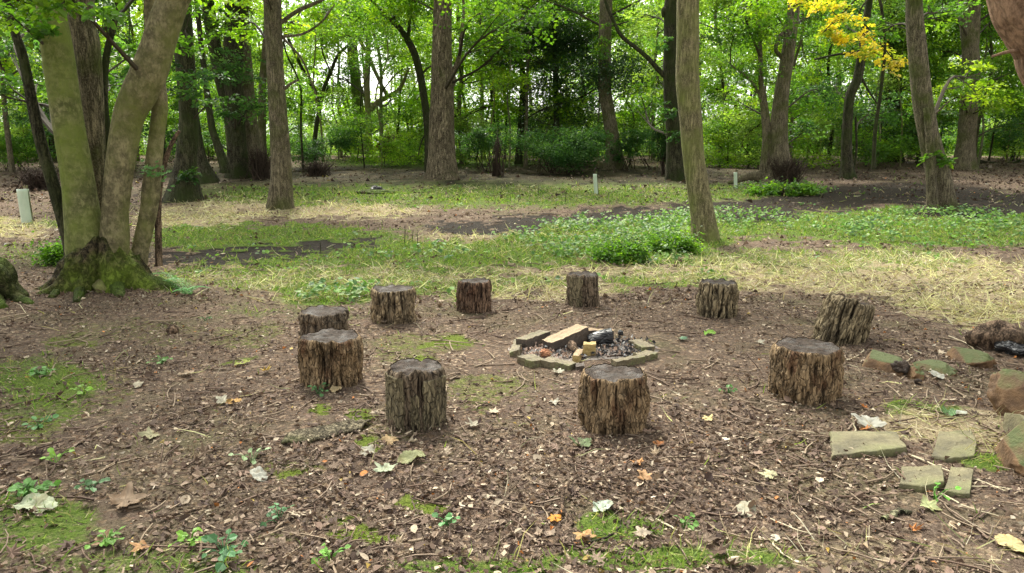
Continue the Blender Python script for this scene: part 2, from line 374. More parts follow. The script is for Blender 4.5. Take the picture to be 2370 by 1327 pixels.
# ------------------------------------------------------------------ scatter on the ground
def scatter(n, y0, y1, power=1.0, wide=.82):
    """points in the ground wedge the photograph covers; density falls with distance"""
    u = rng.random(n); p = 2 - power * 2 if power != 1 else None
    y = y0 * (y1 / y0) ** u if power == 1 else (y0 ** p + u * (y1 ** p - y0 ** p)) ** (1 / p)
    x = (rng.random(n) * 2 - 1) * (wide * y + .9)
    return x, y
LP = np.array([(.118, .08, .057), (.165, .117, .082), (.086, .058, .043), (.25, .187, .135), (.44, .36, .26), (.062, .04, .032), (.20, .135, .10), (.5, .44, .34), (.42, .17, .05), (.44, .33, .10)])
LW = np.array([.2, .2, .17, .14, .085, .13, .08, .015, .006, .004]); LW = LW / LW.sum()
def litter(name, n, y0, y1, smin, smax, kind, power, cutoff, flatness=.35):
    x, y = scatter(n, y0, y1, power)
    G, S, U, O = zones(x, y)
    dn = fbm(x * 1.6, y * 1.6, s=61, o=3)
    worn = 1 - .6 * np.clip(1.3 - ((x - FIRE[0] + .2) / 2.4) ** 2 - ((y - FIRE[1] + .1) / 1.7) ** 2, 0, 1)
    keep = rng.random(n) < worn * np.clip(1 - .8 * G - .75 * S - .75 * U - .75 * O, .05, 1) * np.clip(dn * 2.2 - .25, .15, 1)
    keep &= ~(((x - FIRE[0]) / 1.0) ** 2 + ((y - FIRE[1]) / .62) ** 2 < 1)
    x, y = x[keep], y[keep]; n = len(x)
    s = smin * (smax / smin) ** (rng.random(n) ** 1.6)
    P = np.stack([x, y, gz(x, y) + .004 + .012 * rng.random(n)], 1)
    N = np.array([0, 0, 1.]) + rnd(n) * flatness
    fade = 1 - .38 * np.clip((y - 13) / 8, 0, 1)[:, None]   # litter gets darker with distance beyond the track
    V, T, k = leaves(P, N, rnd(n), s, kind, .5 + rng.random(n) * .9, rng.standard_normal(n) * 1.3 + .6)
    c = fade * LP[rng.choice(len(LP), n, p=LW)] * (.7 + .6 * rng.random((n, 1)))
    return V, T, np.repeat(c, k, 0)
FIRE = ground(1350, 812)
mb = MB()
for a in (('a', 165000, 2.3, 9.5, .009, .038, 'chip', .75, 0), ('b', 60000, 8, 32, .03, .09, 'chip', .8, 0), ('c', 10000, 2.3, 10, .03, .06, 'oval', .8, 0, .4), ('d', 1500, 2.4, 14, .06, .11, 'maple', 1, 0, .3), ('e', 40000, 20, 50, .06, .2, 'chip', .5, 0)):
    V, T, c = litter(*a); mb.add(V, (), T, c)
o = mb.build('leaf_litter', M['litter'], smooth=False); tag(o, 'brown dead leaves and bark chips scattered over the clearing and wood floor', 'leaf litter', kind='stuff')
# fine twigs
mb = MB()
x, y = scatter(2700, 2.4, 20, 1)
G, S, U, O = zones(x, y); kp = rng.random(len(x)) > .6 * G; x, y = x[kp], y[kp]
for k in range(len(x)):
    L = (.05 + .22 * random.random() ** 2) * (1 + y[k] / 12); a = random.uniform(0, 6.28); bd = random.gauss(0, .35)
    t = np.linspace(0, 1, 4); px_ = x[k] + L * t * math.cos(a) - L * bd * (t - t * t) * math.sin(a); py_ = y[k] + L * t * math.sin(a) + L * bd * (t - t * t) * math.cos(a)
    P = np.stack([px_, py_, gz(px_, py_) + .008 + .015 * random.random() * t], 1)
    V, Q, T = tube(P, np.linspace(.0035, .0018, 4) * (1 + random.random()) * (1 + y[k] / 25), 3)
    mb.add(V, Q, T, np.array(random.choice([(.14, .095, .07), (.2, .15, .11), (.09, .06, .045), (.26, .20, .14)])))
o = mb.build('fallen_twigs', M['twig']); tag(o, 'thin broken twigs strewn through the leaf litter', 'twigs', kind='stuff')
def blades(n, y0, y1, zone, lmin, lmax, wid, lean, pal, power=.8, lo=.28):
    x, y = scatter(n, y0, y1, power)
    zn = zones(x, y); w = zn[zone] * (1 - .95 * np.clip(zn[2] * 1.6, 0, 1)); cl = fbm(x * 3.1, y * 3.1, s=71 + zone, o=2)
    kp = rng.random(n) < np.clip((w - lo) * 2, 0, 1) * np.clip(cl * 2.4 - .35, .1, 1); kp |= (rng.random(n) < .006)
    x, y = x[kp], y[kp]; n = len(x)
    P = np.stack([x, y, gz(x, y)], 1)
    D = rnd(n); D[:, 2] = 0; D /= np.linalg.norm(D, axis=1)[:, None]; D[:, 2] = rng.random(n) * lean[1] + lean[0]
    N = rnd(n); s = lmin + (lmax - lmin) * rng.random(n)
    s = s * (1 + y * .008)
    V, T, k = leaves(P, N, D, s, 'blade', wid * (1 + y / 10), 1.5)
    p = np.array(pal); c = p[rng.choice(len(p), n)] * (.7 + .6 * rng.random((n, 1)))
    return V, T, np.repeat(c, k, 0)
GP = [(.13, .22, .035), (.20, .31, .045), (.09, .15, .03), (.26, .33, .08), (.33, .30, .14)]
SP = [(.44, .37, .25), (.60, .54, .40), (.32, .25, .16), (.70, .65, .50), (.24, .25, .12)]
mb = MB()
for a in ((60000, 2.4, 9, 0, .03, .09, .06, (.3, 1.2), GP, .75), (240000, 8, 24, 0, .035, .09, .075, (.2, 1.2), GP, .75), (150000, 18, 60, 0, .05, .13, .08, (.3, 1.2), GP, .5)):
    V, T, c = blades(*a); mb.add(V, (), T, c)
o = mb.build('green_grass', M['grass'], smooth=False); tag(o, 'short green grass in patches and in the band beyond the log seats', 'grass', kind='stuff')
mb = MB()
for a in ((60000, 2.4, 8, 1, .08, .22, .022, (-.02, .2), SP, .75, .15), (130000, 7, 26, 1, .08, .22, .024, (0, .45), SP, .75)):
    V, T, c = blades(*a); mb.add(V, (), T, c)
o = mb.build('dry_grass', M['grass'], smooth=False); tag(o, 'pale straw coloured dead grass lying flat around the clearing', 'dry grass', kind='stuff')
# creeping herbs: small round leaves in rosettes
mb = MB()
x, y = scatter(34000, 8, 26, .75)
G = zones(x, y)[0]; cl = fbm(x * 1.3, y * 1.3, s=91, o=3); px, py = proj(x, y, terrain(x, y))
hb = ell(px, py, [(1420, 560, 240, 55, 1), (2150, 530, 300, 50, .8), (1680, 515, 200, 30, .9), (1800, 440, 110, 14, 1), (1000, 590, 300, 30, .35), (780, 685, 90, 20, .8)])
kp = rng.random(len(x)) < .75 * np.clip(hb - .25, .02, 1) * np.clip(cl * 4 - 1.6, 0, 1) * (G > .15); x, y = x[kp], y[kp]; hb = hb[kp]
per = 6; k = np.repeat(np.arange(len(x)), per); n = len(k)
P = np.stack([x[k], y[k], gz(x, y)[k] + (.02 + .14 * rng.random(n)) * (.4 + hb[k])], 1) + rnd(n) * np.array([.05, .05, .01])
V, T, kk = leaves(P, np.array([0, -.25, 1.]) + rnd(n) * .4, rnd(n), .04 + .05 * rng.random(n), 'oval', 1.3)
mb.add(V, (), T, np.repeat(np.array([(.12, .24, .05), (.17, .31, .06), (.09, .18, .06), (.22, .33, .08)])[rng.choice(4, n)] * (.7 + .6 * rng.random((n, 1))), kk, 0))
o = mb.build('ground_herbs', M['grass'], smooth=False); tag(o, 'low creeping green herbs in front of the trees and along the muddy track', 'ground cover', kind='stuff')
# moss cushions
mb = MB()
x, y = scatter(60000, 2.4, 9, .75); O = zones(x, y)[3]; kp = rng.random(len(x)) < np.clip((O - .3) * 2, 0, 1); x, y = x[kp], y[kp]; n = len(x)
D = rnd(n); D[:, 2] = abs(D[:, 2]) + .8
V, T, kk = leaves(np.stack([x, y, gz(x, y)], 1), rnd(n), D, .008 + .012 * rng.random(n), 'rhomb', .6)
mb.add(V, (), T, np.repeat(np.array([(.16, .23, .025), (.23, .30, .045), (.10, .135, .02)])[rng.choice(3, n)] * (.7 + .6 * rng.random((n, 1))), kk, 0))
o = mb.build('moss', M['grass'], smooth=False); tag(o, 'bright yellow green moss cushions on the bare soil', 'moss', kind='stuff')
# ------------------------------------------------------------------ log seats
def stumpmat(name, dark, mid, light, rust, rustamt, scale, seed, grey=(.1, .085, .065)):
    m, nt, b = mat(name)
    tc0 = N_(nt, 'ShaderNodeTexCoord').outputs['Object']
    mp = N_(nt, 'ShaderNodeMapping'); mp.inputs['Location'].default_value = (seed * 3.1, seed * 1.7, seed * .9); nt.links.new(tc0, mp.inputs[0]); tc = mp.outputs[0]
    n1 = noise(nt, tc, scale * 1.9, 7, .78, (1, 1, .10)); n2 = noise(nt, tc, scale * .28, 4, .6, (1, 1, .35)); n3 = noise(nt, tc, scale * 5, 3, .7, (1, 1, .2)); n4 = noise(nt, tc, 5.5, 5, .6, (1, 1, .6))
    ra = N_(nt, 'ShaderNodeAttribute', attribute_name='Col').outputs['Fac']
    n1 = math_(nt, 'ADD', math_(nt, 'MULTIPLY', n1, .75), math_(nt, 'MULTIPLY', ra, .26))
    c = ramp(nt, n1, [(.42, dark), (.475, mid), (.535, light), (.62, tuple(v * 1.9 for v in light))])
    c = mix(nt, ramp(nt, n2, [(.48, (0, 0, 0)), (.62, (.6, .6, .6))]), c, ramp(nt, n1, [(.38, dark), (.6, grey)]))
    c = mix(nt, ramp(nt, n4, [(.66 - .25 * rustamt, (0, 0, 0)), (.78 - .25 * rustamt, (.85, .85, .85))]), c, ramp(nt, n1, [(.35, tuple(v * .35 for v in rust)), (.65, rust)]))
    c = mix(nt, ramp(nt, noise(nt, tc, 9, 6, .7, (1, 1, .45)), [(.5, (0, 0, 0)), (.6, (.8, .8, .8))]), c, ramp(nt, n1, [(.4, mid), (.5, light), (.62, tuple(v * 2.0 for v in light))]))
    c = mix(nt, .3, c, ramp(nt, n3, [(.42, dark), (.6, tuple(v * 1.3 for v in light))]))
    vo = N_(nt, 'ShaderNodeTexVoronoi', feature='DISTANCE_TO_EDGE'); vo.inputs['Scale'].default_value = 22 + scale * .5; vm = N_(nt, 'ShaderNodeMapping'); vm.inputs['Scale'].default_value = (1, 1, .3)
    wn = N_(nt, 'ShaderNodeTexNoise'); wn.inputs['Scale'].default_value = 14; nt.links.new(tc, wn.inputs['Vector']); wa = mix(nt, .06, tc, wn.outputs['Color']); nt.links.new(wa, vm.inputs[0]); nt.links.new(vm.outputs[0], vo.inputs['Vector'])
    ck = ramp(nt, vo.outputs['Distance'], [(.0, (1, 1, 1)), (.10, (0, 0, 0))]); c = mix(nt, math_(nt, 'MULTIPLY', ck, .6), c, tuple(v * .6 for v in dark))
    nt.links.new(c, b.inputs['Base Color']); b.inputs['Roughness'].default_value = .85; b.inputs['Specular IOR Level'].default_value = .25
    bump(nt, b, math_(nt, 'SUBTRACT', math_(nt, 'MULTIPLY_ADD', n3, .4, n1), math_(nt, 'MULTIPLY', ck, .5)), .03, 1); return m
m, nt, b = mat('cut_wood_weathered')
tc = N_(nt, 'ShaderNodeTexCoord').outputs['Object']
n1 = noise(nt, tc, 26, 5, .7); n2 = noise(nt, tc, 7, 4, .6)
wv = N_(nt, 'ShaderNodeTexWave', wave_type='RINGS', rings_direction='Z'); wv.inputs['Scale'].default_value = 22; wv.inputs['Distortion'].default_value = 4; nt.links.new(tc, wv.inputs[0])
c = ramp(nt, n1, [(.32, (.014, .010, .007)), (.55, (.048, .033, .024)), (.75, (.11, .08, .06))])
c = mix(nt, .22, c, wv.outputs['Color'], 'MULTIPLY')
c = mix(nt, ramp(nt, n2, [(.5, (0, 0, 0)), (.66, (.6, .6, .6))]), c, (.085, .08, .076))
nt.links.new(c, b.inputs['Base Color']); nt.links.new(ramp(nt, n2, [(.4, (.85,) * 3), (.65, (.6,) * 3)]), b.inputs['Roughness']); b.inputs['Specular IOR Level'].default_value = .2
bump(nt, b, math_(nt, 'MULTIPLY_ADD', wv.outputs['Fac'], .2, n1), .012, .8); M['cut'] = m
def stump(cx, ytop, ybase, w, label, mt, seed, lean=(0, 0), ridge=.014, notch=(), bulge=0, plates=()):
    f = ground(cx, ybase); r = w / 2 * math.hypot(f[1], 1.6) / F * 1.0
    Yc = f[1] + r * .92; c = np.array([f[0] * Yc / f[1], Yc, 0.0]); c[2] = float(terrain(c[0], c[1]))
    tp = at(cx, ytop, Yc + r * .85); H = float(tp[2] - c[2])
    root = empty('log_seat', c, label, 'log seat', 'log seats in a ring round the fire pit', (R(lean[0]), R(lean[1]), 0))
    A, Nz = 280, 80
    th = np.linspace(0, 2 * np.pi, A, endpoint=False); zz = np.concatenate([np.linspace(-.06, H, Nz)])
    TH, ZZ = np.meshgrid(th, zz)
    cxn, cyn = np.cos(TH), np.sin(TH); s = seed * 7.3
    big = (fbm(cxn * 1.3 + s, cyn * 1.3 + s, ZZ * .8, s=seed, o=2) - .5) * .10 * r
    warp = fbm(cxn * 4 + s, cyn * 4, ZZ * 7, s=seed + 5, o=2) * .9
    rid = 1 - np.abs(2 * fbm(cxn * 10 + s + warp * .35, cyn * 10 + s, ZZ * 4.2, s=seed + 9, o=3) - 1) * 3.2
    rid = np.clip(rid, -1, .7)
    fine = fbm(cxn * 26 + s, cyn * 26 + s, ZZ * 12, s=seed + 13, o=3) - .5
    plate = np.clip((fbm(cxn * 2.4 + s, cyn * 2.4, ZZ * 7, s=seed + 21, o=3) - .5) * 14, -1, 1) * .009
    ef = 1 - .8 * np.clip((ZZ - H * .8) / (H * .2), 0, 1); rr = r + big + (rid * ridge * 1.25 + fine * ridge * 1.4 + plate * (r / .19)) * ef - ridge * .6
    rr = rr + bulge * r * (ZZ / H) + .015 * r * np.exp(-np.clip(ZZ, 0, 1) / .04)
    for (a0, z0, sa, sz, dp) in notch:
        dd = np.angle(np.exp(1j * (TH - R(a0)))); rr = rr - dp * np.exp(-(dd / R(sa)) ** 2 - ((ZZ - z0 * H) / (sz * H)) ** 2)
    top_z = H + (fbm(np.cos(th) * 3 + s, np.sin(th) * 3, s=seed + 3, o=3) - .5) * .05
    Z2 = ZZ.copy(); Z2[ZZ > 0] = (ZZ * (top_z[None, :] / H))[ZZ > 0]
    edge_ = np.clip((ZZ - H * .93) / (H * .07), 0, 1); rr = rr - edge_ ** 3 * .012
    V = np.stack([rr * cxn, rr * cyn, Z2], -1).reshape(-1, 3)
    i = np.arange(Nz - 1)[:, None] * A; j = np.arange(A)[None]; k = (j + 1) % A
    Q = np.stack([i + j, i + k, i + A + k, i + A + j], -1).reshape(-1, 4)
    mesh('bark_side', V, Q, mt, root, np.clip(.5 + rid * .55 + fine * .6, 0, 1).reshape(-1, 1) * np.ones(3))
    # cut top: rings inward from the rim
    last = rr[-1]; NR = 16; VT = []
    for q in range(NR + 1):
        f_ = 1 - q / NR
        zr = top_z * f_ ** 3 + H * (1 - f_ ** 3) - .004
        crack = (fbm(last * f_ * np.cos(th) * 22 + s, last * f_ * np.sin(th) * 22, s=seed + 33, o=3) - .5) * .022 * min(1, 4 * (1 - f_) + .1)
        VT.append(np.stack([(last - .003) * f_ * np.cos(th), (last - .003) * f_ * np.sin(th), zr + crack - .006 * (1 - f_)], 1))
    i = np.arange(NR)[:, None] * A
    Q = np.stack([i + j, i + k, i + A + k, i + A + j], -1).reshape(-1, 4)
    mesh('cut_top', np.vstack(VT), Q, M['cut'], root)
    for (a0, a1, z0, z1, th_) in plates:   # thick slabs of bark still clinging on
        na, nz = 26, 40; ta = np.linspace(R(a0), R(a1), na); tz = np.linspace(z0 * H, z1 * H, nz); TA, TZ = np.meshgrid(ta, tz)
        ji = (fbm(TA * 5 + s, TZ * 22, s=seed + 40, o=3) - .5)
        TA2 = TA + ji * .22 * (np.abs(TA - (R(a0) + R(a1)) / 2) / abs(R(a1 - a0) / 2)) ** 2
        TZ2 = TZ + (fbm(TA * 9 + s, TZ * 0 + 3, s=seed + 41, o=2) - .5) * .10 * np.clip((TZ / H - .45) * -1 + .5, 0, 1)
        fx = fbm(np.cos(TA2) * 9 + s, np.sin(TA2) * 9, TZ2 * 3, s=seed + 42, o=3)
        ro = r * 1.0 + th_ + (1 - np.abs(2 * fx - 1) * 2) * .012 + big.mean()
        vo_ = np.stack([ro * np.cos(TA2), ro * np.sin(TA2), TZ2], -1).reshape(-1, 3); ri = r * .9
        vi_ = np.stack([ri * np.cos(TA2), ri * np.sin(TA2), TZ2], -1).reshape(-1, 3); nv = len(vo_)
        a = (np.arange(nz - 1)[:, None] * na + np.arange(na - 1)[None]).ravel(); Qo = np.stack([a, a + 1, a + na + 1, a + na], 1)
        brd = list(range(na)) + [q * na + na - 1 for q in range(1, nz)] + [(nz - 1) * na + q for q in range(na - 2, -1, -1)] + [q * na for q in range(nz - 2, 0, -1)]
        Qs = [(brd[q], nv + brd[q], nv + brd[(q + 1) % len(brd)], brd[(q + 1) % len(brd)]) for q in range(len(brd))]
        mesh('bark_plate', np.vstack([vo_, vi_]), [np.vstack([Qo, np.array(Qs)])], M['bark_plate'], root, np.full((2 * nv, 3), .55))
    return root
D1, MI, LI = (.018, .012, .008), (.12, .08, .048), (.24, .175, .10)
M['bark_plate'] = stumpmat('clinging_bark', (.026, .021, .013), (.13, .108, .065), (.27, .225, .135), (.12, .10, .05), .0, 26, 3)
sm_gold = stumpmat('rotten_wood_golden', D1, (.14, .09, .045), (.31, .215, .12), (.18, .07, .034), .5, 34, 1)
sm_red = stumpmat('rotten_wood_red', (.02, .012, .009), (.065, .036, .025), (.20, .125, .08), (.16, .065, .035), .35, 22, 2)
sm_furrow = stumpmat('furrowed_bark', (.016, .012, .008), (.06, .045, .027), (.27, .215, .13), (.1, .07, .04), .0, 15, 5)
sm_brown = stumpmat('bare_brown_wood', (.02, .014, .010), (.06, .042, .03), (.18, .135, .09), (.16, .08, .045), .1, 24, 6)
sm_lite = stumpmat('split_pale_wood', D1, (.08, .055, .034), (.30, .225, .135), (.2, .1, .05), .3, 19, 8)
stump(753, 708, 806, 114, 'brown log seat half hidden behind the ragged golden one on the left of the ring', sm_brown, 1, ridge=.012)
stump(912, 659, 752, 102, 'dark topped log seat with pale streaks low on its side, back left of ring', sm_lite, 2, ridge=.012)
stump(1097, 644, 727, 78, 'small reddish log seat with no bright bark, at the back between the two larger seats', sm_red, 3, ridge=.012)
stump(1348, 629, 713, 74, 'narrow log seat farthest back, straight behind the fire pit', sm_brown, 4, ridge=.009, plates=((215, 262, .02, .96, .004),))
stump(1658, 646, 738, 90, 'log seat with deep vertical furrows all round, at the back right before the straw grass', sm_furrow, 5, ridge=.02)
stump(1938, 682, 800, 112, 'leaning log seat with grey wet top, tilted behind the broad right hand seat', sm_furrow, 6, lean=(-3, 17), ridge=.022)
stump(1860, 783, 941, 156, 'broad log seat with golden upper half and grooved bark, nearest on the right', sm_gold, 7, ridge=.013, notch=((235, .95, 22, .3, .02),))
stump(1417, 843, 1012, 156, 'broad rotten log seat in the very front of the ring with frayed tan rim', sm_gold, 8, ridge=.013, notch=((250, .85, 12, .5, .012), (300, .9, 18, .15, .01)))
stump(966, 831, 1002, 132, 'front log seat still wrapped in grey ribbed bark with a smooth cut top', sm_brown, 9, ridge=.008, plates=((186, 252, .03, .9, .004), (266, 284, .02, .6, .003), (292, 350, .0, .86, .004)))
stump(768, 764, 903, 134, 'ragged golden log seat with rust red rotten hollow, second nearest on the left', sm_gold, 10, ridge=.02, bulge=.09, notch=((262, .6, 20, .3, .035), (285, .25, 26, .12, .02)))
# ------------------------------------------------------------------ fire pit
def sawn(name, c1, c2, scale=20, mo=(.15, .18, .05), moamt=.3):
    m, nt, b = mat(name); tc = N_(nt, 'ShaderNodeTexCoord').outputs['Object']
    n1 = noise(nt, tc, scale, 5, .6, (.12, 1, 1)); n2 = noise(nt, tc, 9, 4, .6); n3 = noise(nt, tc, 90, 2, .6)
    c = ramp(nt, n1, [(.35, c1), (.65, c2)]); c = mix(nt, ramp(nt, n2, [(.68 - .3 * moamt, (0, 0, 0)), (.85 - .3 * moamt, (.8, .8, .8))]), c, mo)
    c = mix(nt, ramp(nt, n3, [(.4, (.45,) * 3), (.65, (0, 0, 0))]), c, tuple(v * .4 for v in c1)); c = mix(nt, ramp(nt, noise(nt, tc, 14, 5, .7), [(.52, (0, 0, 0)), (.68, (.6, .6, .6))]), c, (.05, .04, .032))
    nt.links.new(c, b.inputs['Base Color']); b.inputs['Roughness'].default_value = .8; bump(nt, b, n1, .006, .6); return m
M['sawn_moss'] = sawn('sawn_wood_mossy', (.11, .09, .052), (.27, .22, .13), moamt=.6)
M['sawn_fresh'] = sawn('sawn_wood_fresh', (.26, .175, .095), (.47, .35, .21), moamt=0)
M['sawn_yellow'] = sawn('sawn_wood_yellow', (.36, .25, .085), (.53, .40, .17), moamt=0)
M['sawn_dark'] = sawn('dark_wood_side', (.05, .038, .03), (.14, .105, .08), moamt=0)  # plain dark wood, mostly for block sides
m, nt, b = mat('charred_wood'); tc = N_(nt, 'ShaderNodeTexCoord').outputs['Object']
vo = N_(nt, 'ShaderNodeTexVoronoi', feature='DISTANCE_TO_EDGE'); vo.inputs['Scale'].default_value = 24; mp = N_(nt, 'ShaderNodeMapping'); mp.inputs['Scale'].default_value = (.45, 1.2, 1.2)
nt.links.new(tc, mp.inputs[0]); nt.links.new(mp.outputs[0], vo.inputs['Vector'])
n1 = noise(nt, tc, 12, 4)
nt.links.new(ramp(nt, n1, [(.35, (.008, .008, .009)), (.6, (.03, .03, .034)), (.8, (.11, .11, .12))]), b.inputs['Base Color']); b.inputs['Roughness'].default_value = .4
bump(nt, b, ramp(nt, vo.outputs['Distance'], [(0, (0,) * 3), (.12, (1,) * 3)]), .012, 1); M['char'] = m
def block(p0, p1, wid, hgt, label, top, side, cat='wood block', name='edging_block', zoff=0.0, pitch=0, roll=0, taper=0, grp=None, seed=1):
    """a sawn block between two ground pixels p0->p1 (its length), upright faces, its sawn top a part of its own"""
    a, c = ground(*p0), ground(*p1); mid = (a + c) / 2; L = float(np.hypot(*(c - a)[:2])); ang = math.atan2(c[1] - a[1], c[0] - a[0])
    mid[2] = float(gz(mid[0], mid[1])) + zoff
    root = empty(name, mid, label, cat, grp, (R(roll), R(pitch), ang))
    nx_, ny_, nz_ = 14, 6, 5; g = np.random.default_rng(seed)
    def face(u, v, f):
        U, Vv = np.meshgrid(u, v); P = f(U.ravel(), Vv.ravel()); a_ = (np.arange(len(v) - 1)[:, None] * len(u) + np.arange(len(u) - 1)[None]).ravel()
        return P, np.stack([a_, a_ + 1, a_ + len(u) + 1, a_ + len(u)], 1)
    ul, vl, zl = np.linspace(-L / 2, L / 2, nx_), np.linspace(-wid / 2, wid / 2, ny_), np.linspace(-.03, hgt, nz_)
    sk = g.normal(0, .06) * wid
    hh = lambda u: hgt * (1 + taper * u / L)
    def J(P):
        P = P + (fbm(P[:, 0] * 25 + seed, P[:, 1] * 25, P[:, 2] * 25, s=seed, o=3)[:, None] - .5) * .022; return P
    def edgepull(P): return P
    mbt = MB(); P, q = face(ul, vl, lambda u, v: np.stack([u + sk * v / wid, v, hh(u) * np.ones_like(u)], 1)); mbt.add(J(P), q)
    mbs = MB()
    for sgn in (-1, 1):
        P, q = face(ul, zl, lambda u, z_: np.stack([u + sk * sgn * .5, np.full_like(u, sgn * wid / 2), np.where(z_ > 0, z_ / hgt * hh(u), z_)], 1)); mbs.add(J(P), q if sgn < 0 else q[:, ::-1])
        P, q = face(vl, zl, lambda v, z_: np.stack([np.full_like(v, sgn * L / 2) + sk * v / wid, v, np.where(z_ > 0, z_ / hgt * hh(sgn * L / 2), z_)], 1)); mbs.add(J(P), q if sgn > 0 else q[:, ::-1])
    mbt.build('sawn_top', top, root, smooth=False, col=False); mbs.build('block_side', side, root, smooth=False, col=False)
    return root
G_ = 'wooden edging blocks round the fire pit'
block((1214, 838), (1246, 852), .13, .055, 'short mossy edging block at the left front corner of the fire pit', M['sawn_moss'], M['sawn_moss'], grp=G_, seed=3)
block((1262, 848), (1326, 860), .11, .05, 'long mossy edging block at the front of the fire pit left of the front seat', M['sawn_moss'], M['sawn_moss'], grp=G_, seed=4)
block((1332, 860), (1352, 860), .08, .04, 'grey edging offcut peeping out left of the front log seat', M['sawn_dark'], M['sawn_dark'], grp=G_, seed=5)
block((1420, 856), (1486, 842), .07, .05, 'thin grey green edging board running behind the right rim of the front seat', M['sawn_moss'], M['sawn_moss'], grp=G_, seed=6)
block((1478, 834), (1508, 828), .12, .04, 'green mossy edging block at the right hand tip of the fire pit', M['sawn_moss'], M['sawn_moss'], grp=G_, seed=7)
block((1470, 802), (1500, 818), .12, .05, 'flat mossy edging block lying at the back right of the ash', M['sawn_moss'], M['sawn_moss'], grp=G_, seed=8)
block((1192, 828), (1206, 800), .08, .05, 'small tilted edging block at the far left corner of the fire pit', M['sawn_moss'], M['sawn_moss'], grp=G_, roll=-14, seed=9)
block((1206, 812), (1262, 796), .10, .10, 'tall dark sided edging block at the back left of the fire pit', M['sawn_moss'], M['sawn_dark'], grp=G_, seed=10)
block((1360, 788), (1420, 786), .07, .08, 'reddish edging board at the back of the fire pit behind the charred log', M['sawn_fresh'], M['sawn_dark'], grp=G_, seed=11)
block((1268, 815), (1354, 800), .14, .10, 'large pale topped timber with dark side, propped up at the back of the fire pit', M['sawn_fresh'], M['sawn_dark'], 'timber block', 'timber_block', pitch=-11, zoff=.03, taper=.15, seed=12)
block((1350, 828), (1378, 826), .09, .10, 'small square yellow wood block standing in the middle of the ash', M['sawn_yellow'], M['sawn_yellow'], 'wood block', 'wood_block', seed=13)
block((1332, 843), (1344, 828), .05, .055, 'little yellow stick of sawn wood at the front of the ash', M['sawn_fresh'], M['sawn_yellow'], 'wood offcut', 'wood_offcut', seed=14)
def lump(name, label, cat, px, py, w, h, dpt, mt, seed=1, parts=None, rough=.3, grp=None, sink=.35, res=(40, 28), rot=0, freq=2.2, cuts=0, col=None):
    f = ground(px, py); s = mpp(f[1], py); rx, ry, rz = w / 2 * s, dpt / 2, h * s / (2 - sink * 1.0)
    c = f.copy(); c[1] += ry * .7; c[0] *= c[1] / f[1]; c[2] = float(terrain(c[0], c[1]))
    u = np.linspace(0, 2 * np.pi, res[0], endpoint=False); v = np.linspace(.02, np.pi - .02, res[1]); Uu, Vv = np.meshgrid(u, v)
    P = np.stack([np.sin(Vv) * np.cos(Uu), np.sin(Vv) * np.sin(Uu), np.cos(Vv)], -1).reshape(-1, 3)
    d = 1 + (fbm(P[:, 0] * freq + seed * 5, P[:, 1] * freq, P[:, 2] * freq + seed, s=seed, o=4) - .5) * 2 * rough
    P = P * d[:, None]
    if cuts:
        gg = np.random.default_rng(seed * 7 + 1)
        for _ in range(cuts):
            nn = gg.normal(0, 1, 3); nn[2] = abs(nn[2]) * .8; nn /= np.linalg.norm(nn); lim = gg.uniform(.55, .85); ex = np.clip(P @ nn - lim, 0, None); P = P - nn * (ex * .93)[:, None]
        P *= 1.18
    P = P * np.array([rx, ry, rz]); P[:, 2] += rz * (1 - sink)
    a, b_ = math.cos(rot), math.sin(rot); P[:, :2] = np.stack([P[:, 0] * a - P[:, 1] * b_, P[:, 0] * b_ + P[:, 1] * a], 1)
    A = res[0]; i = np.arange(res[1] - 1)[:, None] * A; j = np.arange(A)[None]; k = (j + 1) % A
    Q = np.stack([i + j, i + A + j, i + A + k, i + k], -1).reshape(-1, 4)
    o = mesh(name, P, Q, mt, None, col=col); o.location = c; return tag(o, label, cat, grp)
def stick(name, label, cat, pts, w, mt, grp=None, lift=.012, ends=None, sides=8, seed=1, knots=.15):
    P = np.array([ground(*p[:2]) for p in pts])
    for q, p in enumerate(pts): P[q, 2] = float(gz(P[q, 0], P[q, 1])) + (p[2] if len(p) > 2 else lift)
    n = 8 * len(pts); S_ = spline(P, n); t = np.linspace(0, 1, n)
    S_[:, :2] += (np.stack([fbm(t * 9 + seed, t * 0 + 1, s=seed, o=2), fbm(t * 9 + seed, t * 0 + 9, s=seed, o=2)], 1) - .5) * w * 1.5
    r = w / 2 * (1 - .5 * t) * (1 + knots * (fbm(t * 14 + seed, t * 0, s=seed + 2, o=2) - .5) * 2)
    V, Q, T = tube(S_, r, sides); base = P[0]
    o = mesh(name, V, [Q, T], mt, None, loc=base); o.location = base; return tag(o, label, cat, grp)
# charred log and half burnt branch
def log_(name, label, cat, p0, p1, d0, d1, mt, lift0, lift1, seed, endmat=None):
    a, c = ground(*p0), ground(*p1); a[2] += lift0; c[2] += lift1
    n = 30; S_ = spline([a, (a + c) / 2 + np.array([0, 0, .01]), c], n); r = np.linspace(d0 / 2, d1 / 2, n)
    def dp(P, th, rr): return (fbm(np.cos(th)[None] * 3 + seed, np.sin(th)[None] * 3 + 0 * rr, P[:, :1] * 9 + 0 * rr, s=seed, o=3) - .5) * rr * .5
    V, Q, T = tube(S_, r, 22, dp); V0 = S_[0]; V = np.vstack([V, V0]); T = np.vstack([T, [(len(V) - 1, k, (k + 1) % 22) for k in range(22)]])
    o = mesh(name, V, [Q, T], mt, None, loc=a); o.location = a; return tag(o, label, cat)
log_('charred_log', 'cracked black charred log lying across the back of the fire pit', 'charred log', (1362, 806), (1416, 806), .09, .14, M['char'], .06, .09, 3)
